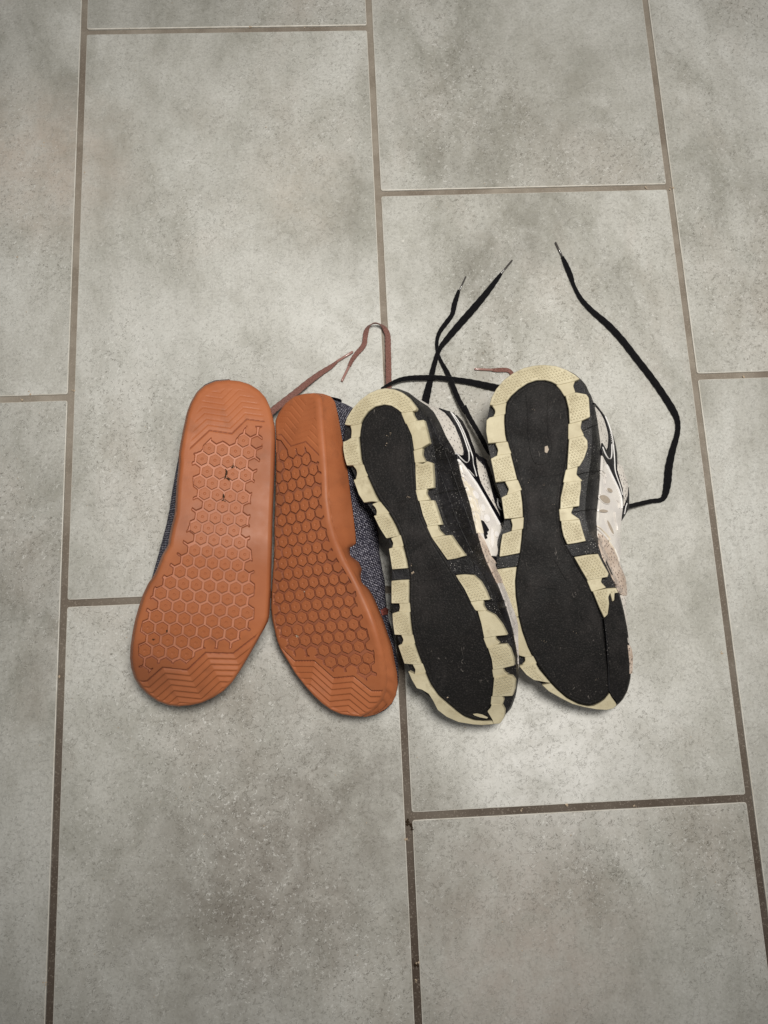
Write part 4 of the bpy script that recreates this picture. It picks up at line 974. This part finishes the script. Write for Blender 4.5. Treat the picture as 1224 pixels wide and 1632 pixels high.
for s_ in ("370,985 440,965 560,940", "300,860 400,850 520,815"):
    groove(F('Z5', s_), ssC, shC, .9, .0016)
for s_ in ("300,240 400,232 500,226", "430,1 470,90 490,150", "345,470 420,700 470,900"):
    groove(F('Z6', s_), ssC, shC, .8, .0015)
for s_ in ("330,1070 450,1050 550,1010", "300,830 430,800 580,790"):
    groove(F('Z7', s_), ssD, shD, .9, .0016)
groove(F('Z8', "240,370 340,350 500,380"), ssD, shD, .8, .0015)
# ------------------------------------------------------------------ laces lying on the tiles
ZF = .0012
def fl(fr, s, ws, z=ZF):
    pts = F(fr, s); return [(p[0], p[1], z if not isinstance(z, (list, tuple)) else z[i], ws[i] if isinstance(ws, (list, tuple)) else ws) for i, p in enumerate(pts)]
# brown: straight end between the two canvas sneakers
lace("lace", fl('L1', "348,618 320,640 270,672 215,712 150,765 90,812 45,848 15,880", [4.5, 7, 8.5, 9.5, 10, 10.5, 10.5, 10], [.0018, .002, .003, .006, .010, .014, .018, .022]), LACEBR, shA,
     [F('L1', "348,616")[0] + (.002,), F('L1', "426,568")[0] + (.002,)], AGBR, 4.6)
# brown loop
q = F('N5', "225,1135 290,1000 390,860 500,740 555,640 570,520 590,400 640,290 720,225 800,205 900,240 990,320 1050,430 1065,560 1068,760 1075,1000 1078,1250 1080,1500 1085,1640")
wq = [5.5, 6.5, 7.5, 8, 8, 7.5, 6.5, 5, 3.2, 2.6, 4, 7, 8.3, 8.8, 8.8, 8.8, 8.8, 8.8, 8.8]
zq = [.0018, .002, .002, .002, .002, .002, .003, .005, .007, .008, .006, .003, .002, .002, .002, .002, .002, .002, .004]
rq = [0, 0, 0, 0, 0, 0, 20, 45, 68, 75, 55, 20, 0, 0, 0, 0, 0, 0, 0]
lace("lace", [(q[i][0], q[i][1], zq[i], wq[i] if not rq[i] else 8.8, rq[i]) for i in range(len(q))], LACEBR, shB,
     [F('N5', "222,1140")[0] + (.002,), F('N5', "60,1470")[0] + (.002,)], AGBR, 4.6)
lace("lace", fl('L1', "1085,655 1110,656 1140,655 1165,658 1182,675 1195,720 1210,780", [4.5, 6.5, 7, 6.5, 6.5, 7, 7], .0018), LACEBR, shB,
     [F('L1', "1088,655")[0] + (.002,), F('L1', "1003,651")[0] + (.002,)], AGBR, 4.2)
# black: long end crossing down to the left running shoe
lace("lace", fl('L1', "1132,195 1110,225 1060,290 1000,362 940,430 880,500 838,555 815,620 795,700 780,760 768,815 760,870", [4.5, 7, 9.5, 11, 11, 9.5, 7, 7.5, 9, 11, 12, 12], [.002, .002, .002, .002, .002, .0025, .0045, .003, .003, .0025, .003, .004]), LACEB, shC,
     [F('L1', "1130,197")[0] + (.0022,), F('L1', "1184,132")[0] + (.002,)], AGB, 3.4)
# black: thin end crossing down to the right running shoe
lace("lace", fl('L1', "930,275 922,300 908,345 898,390 870,430 838,475 825,520 828,570 845,615 875,670 900,730 930,800 965,860", [4.5, 6.5, 8, 7, 7.5, 6.5, 5.5, 5, 5.5, 7.5, 8, 8, 8], [.002, .002, .002, .002, .002, .002, .0022, .0022, .0022, .003, .0065, .008, .012]) +
     [(p[0], p[1], .012 + .016 * i / 5, 7.5) for i, p in enumerate(F('K1', "560,160 640,330 740,500 830,660 900,790 960,880"))], LACEB, shD,
     [F('L1', "932,278")[0] + (.002,), F('L1', "963,210")[0] + (.002,)], AGB, 3.0)
# black: arc between the heels
lace("lace", fl('L1', "560,744 600,722 650,702 700,694 760,692 830,692 900,700 980,712 1060,730 1130,745 1180,760", [3, 5, 7, 8, 8.5, 8, 8.5, 9.5, 11, 11.5, 12], [.010, .008, .006, .0055, .0050, .0052, .0045, .0035, .003, .003, .004]), LACEB, shC)
# black: long loop on the right
lace("lace", fl('L2', "508,118 525,155 548,210 565,260 600,325 655,385 730,450 800,525 870,615 940,705 1000,790 1050,870 1070,920 1070,980 1045,1070 1028,1150 1022,1220 1010,1280 990,1305 940,1312 870,1328 815,1342 780,1352",
     [4.5, 8, 8.5, 6, 7.5, 9, 11, 11, 11, 11, 11, 11, 8.5, 8, 10, 11.5, 11.5, 9, 7, 6.5, 6.5, 6.5, 6.5], [.002] * 18 + [.0025, .004, .007, .012, .016]), LACEB, shD,
     [F('L2', "506,115")[0] + (.002,), F('L2', "474,48")[0] + (.002,)], AGB, 3.6)
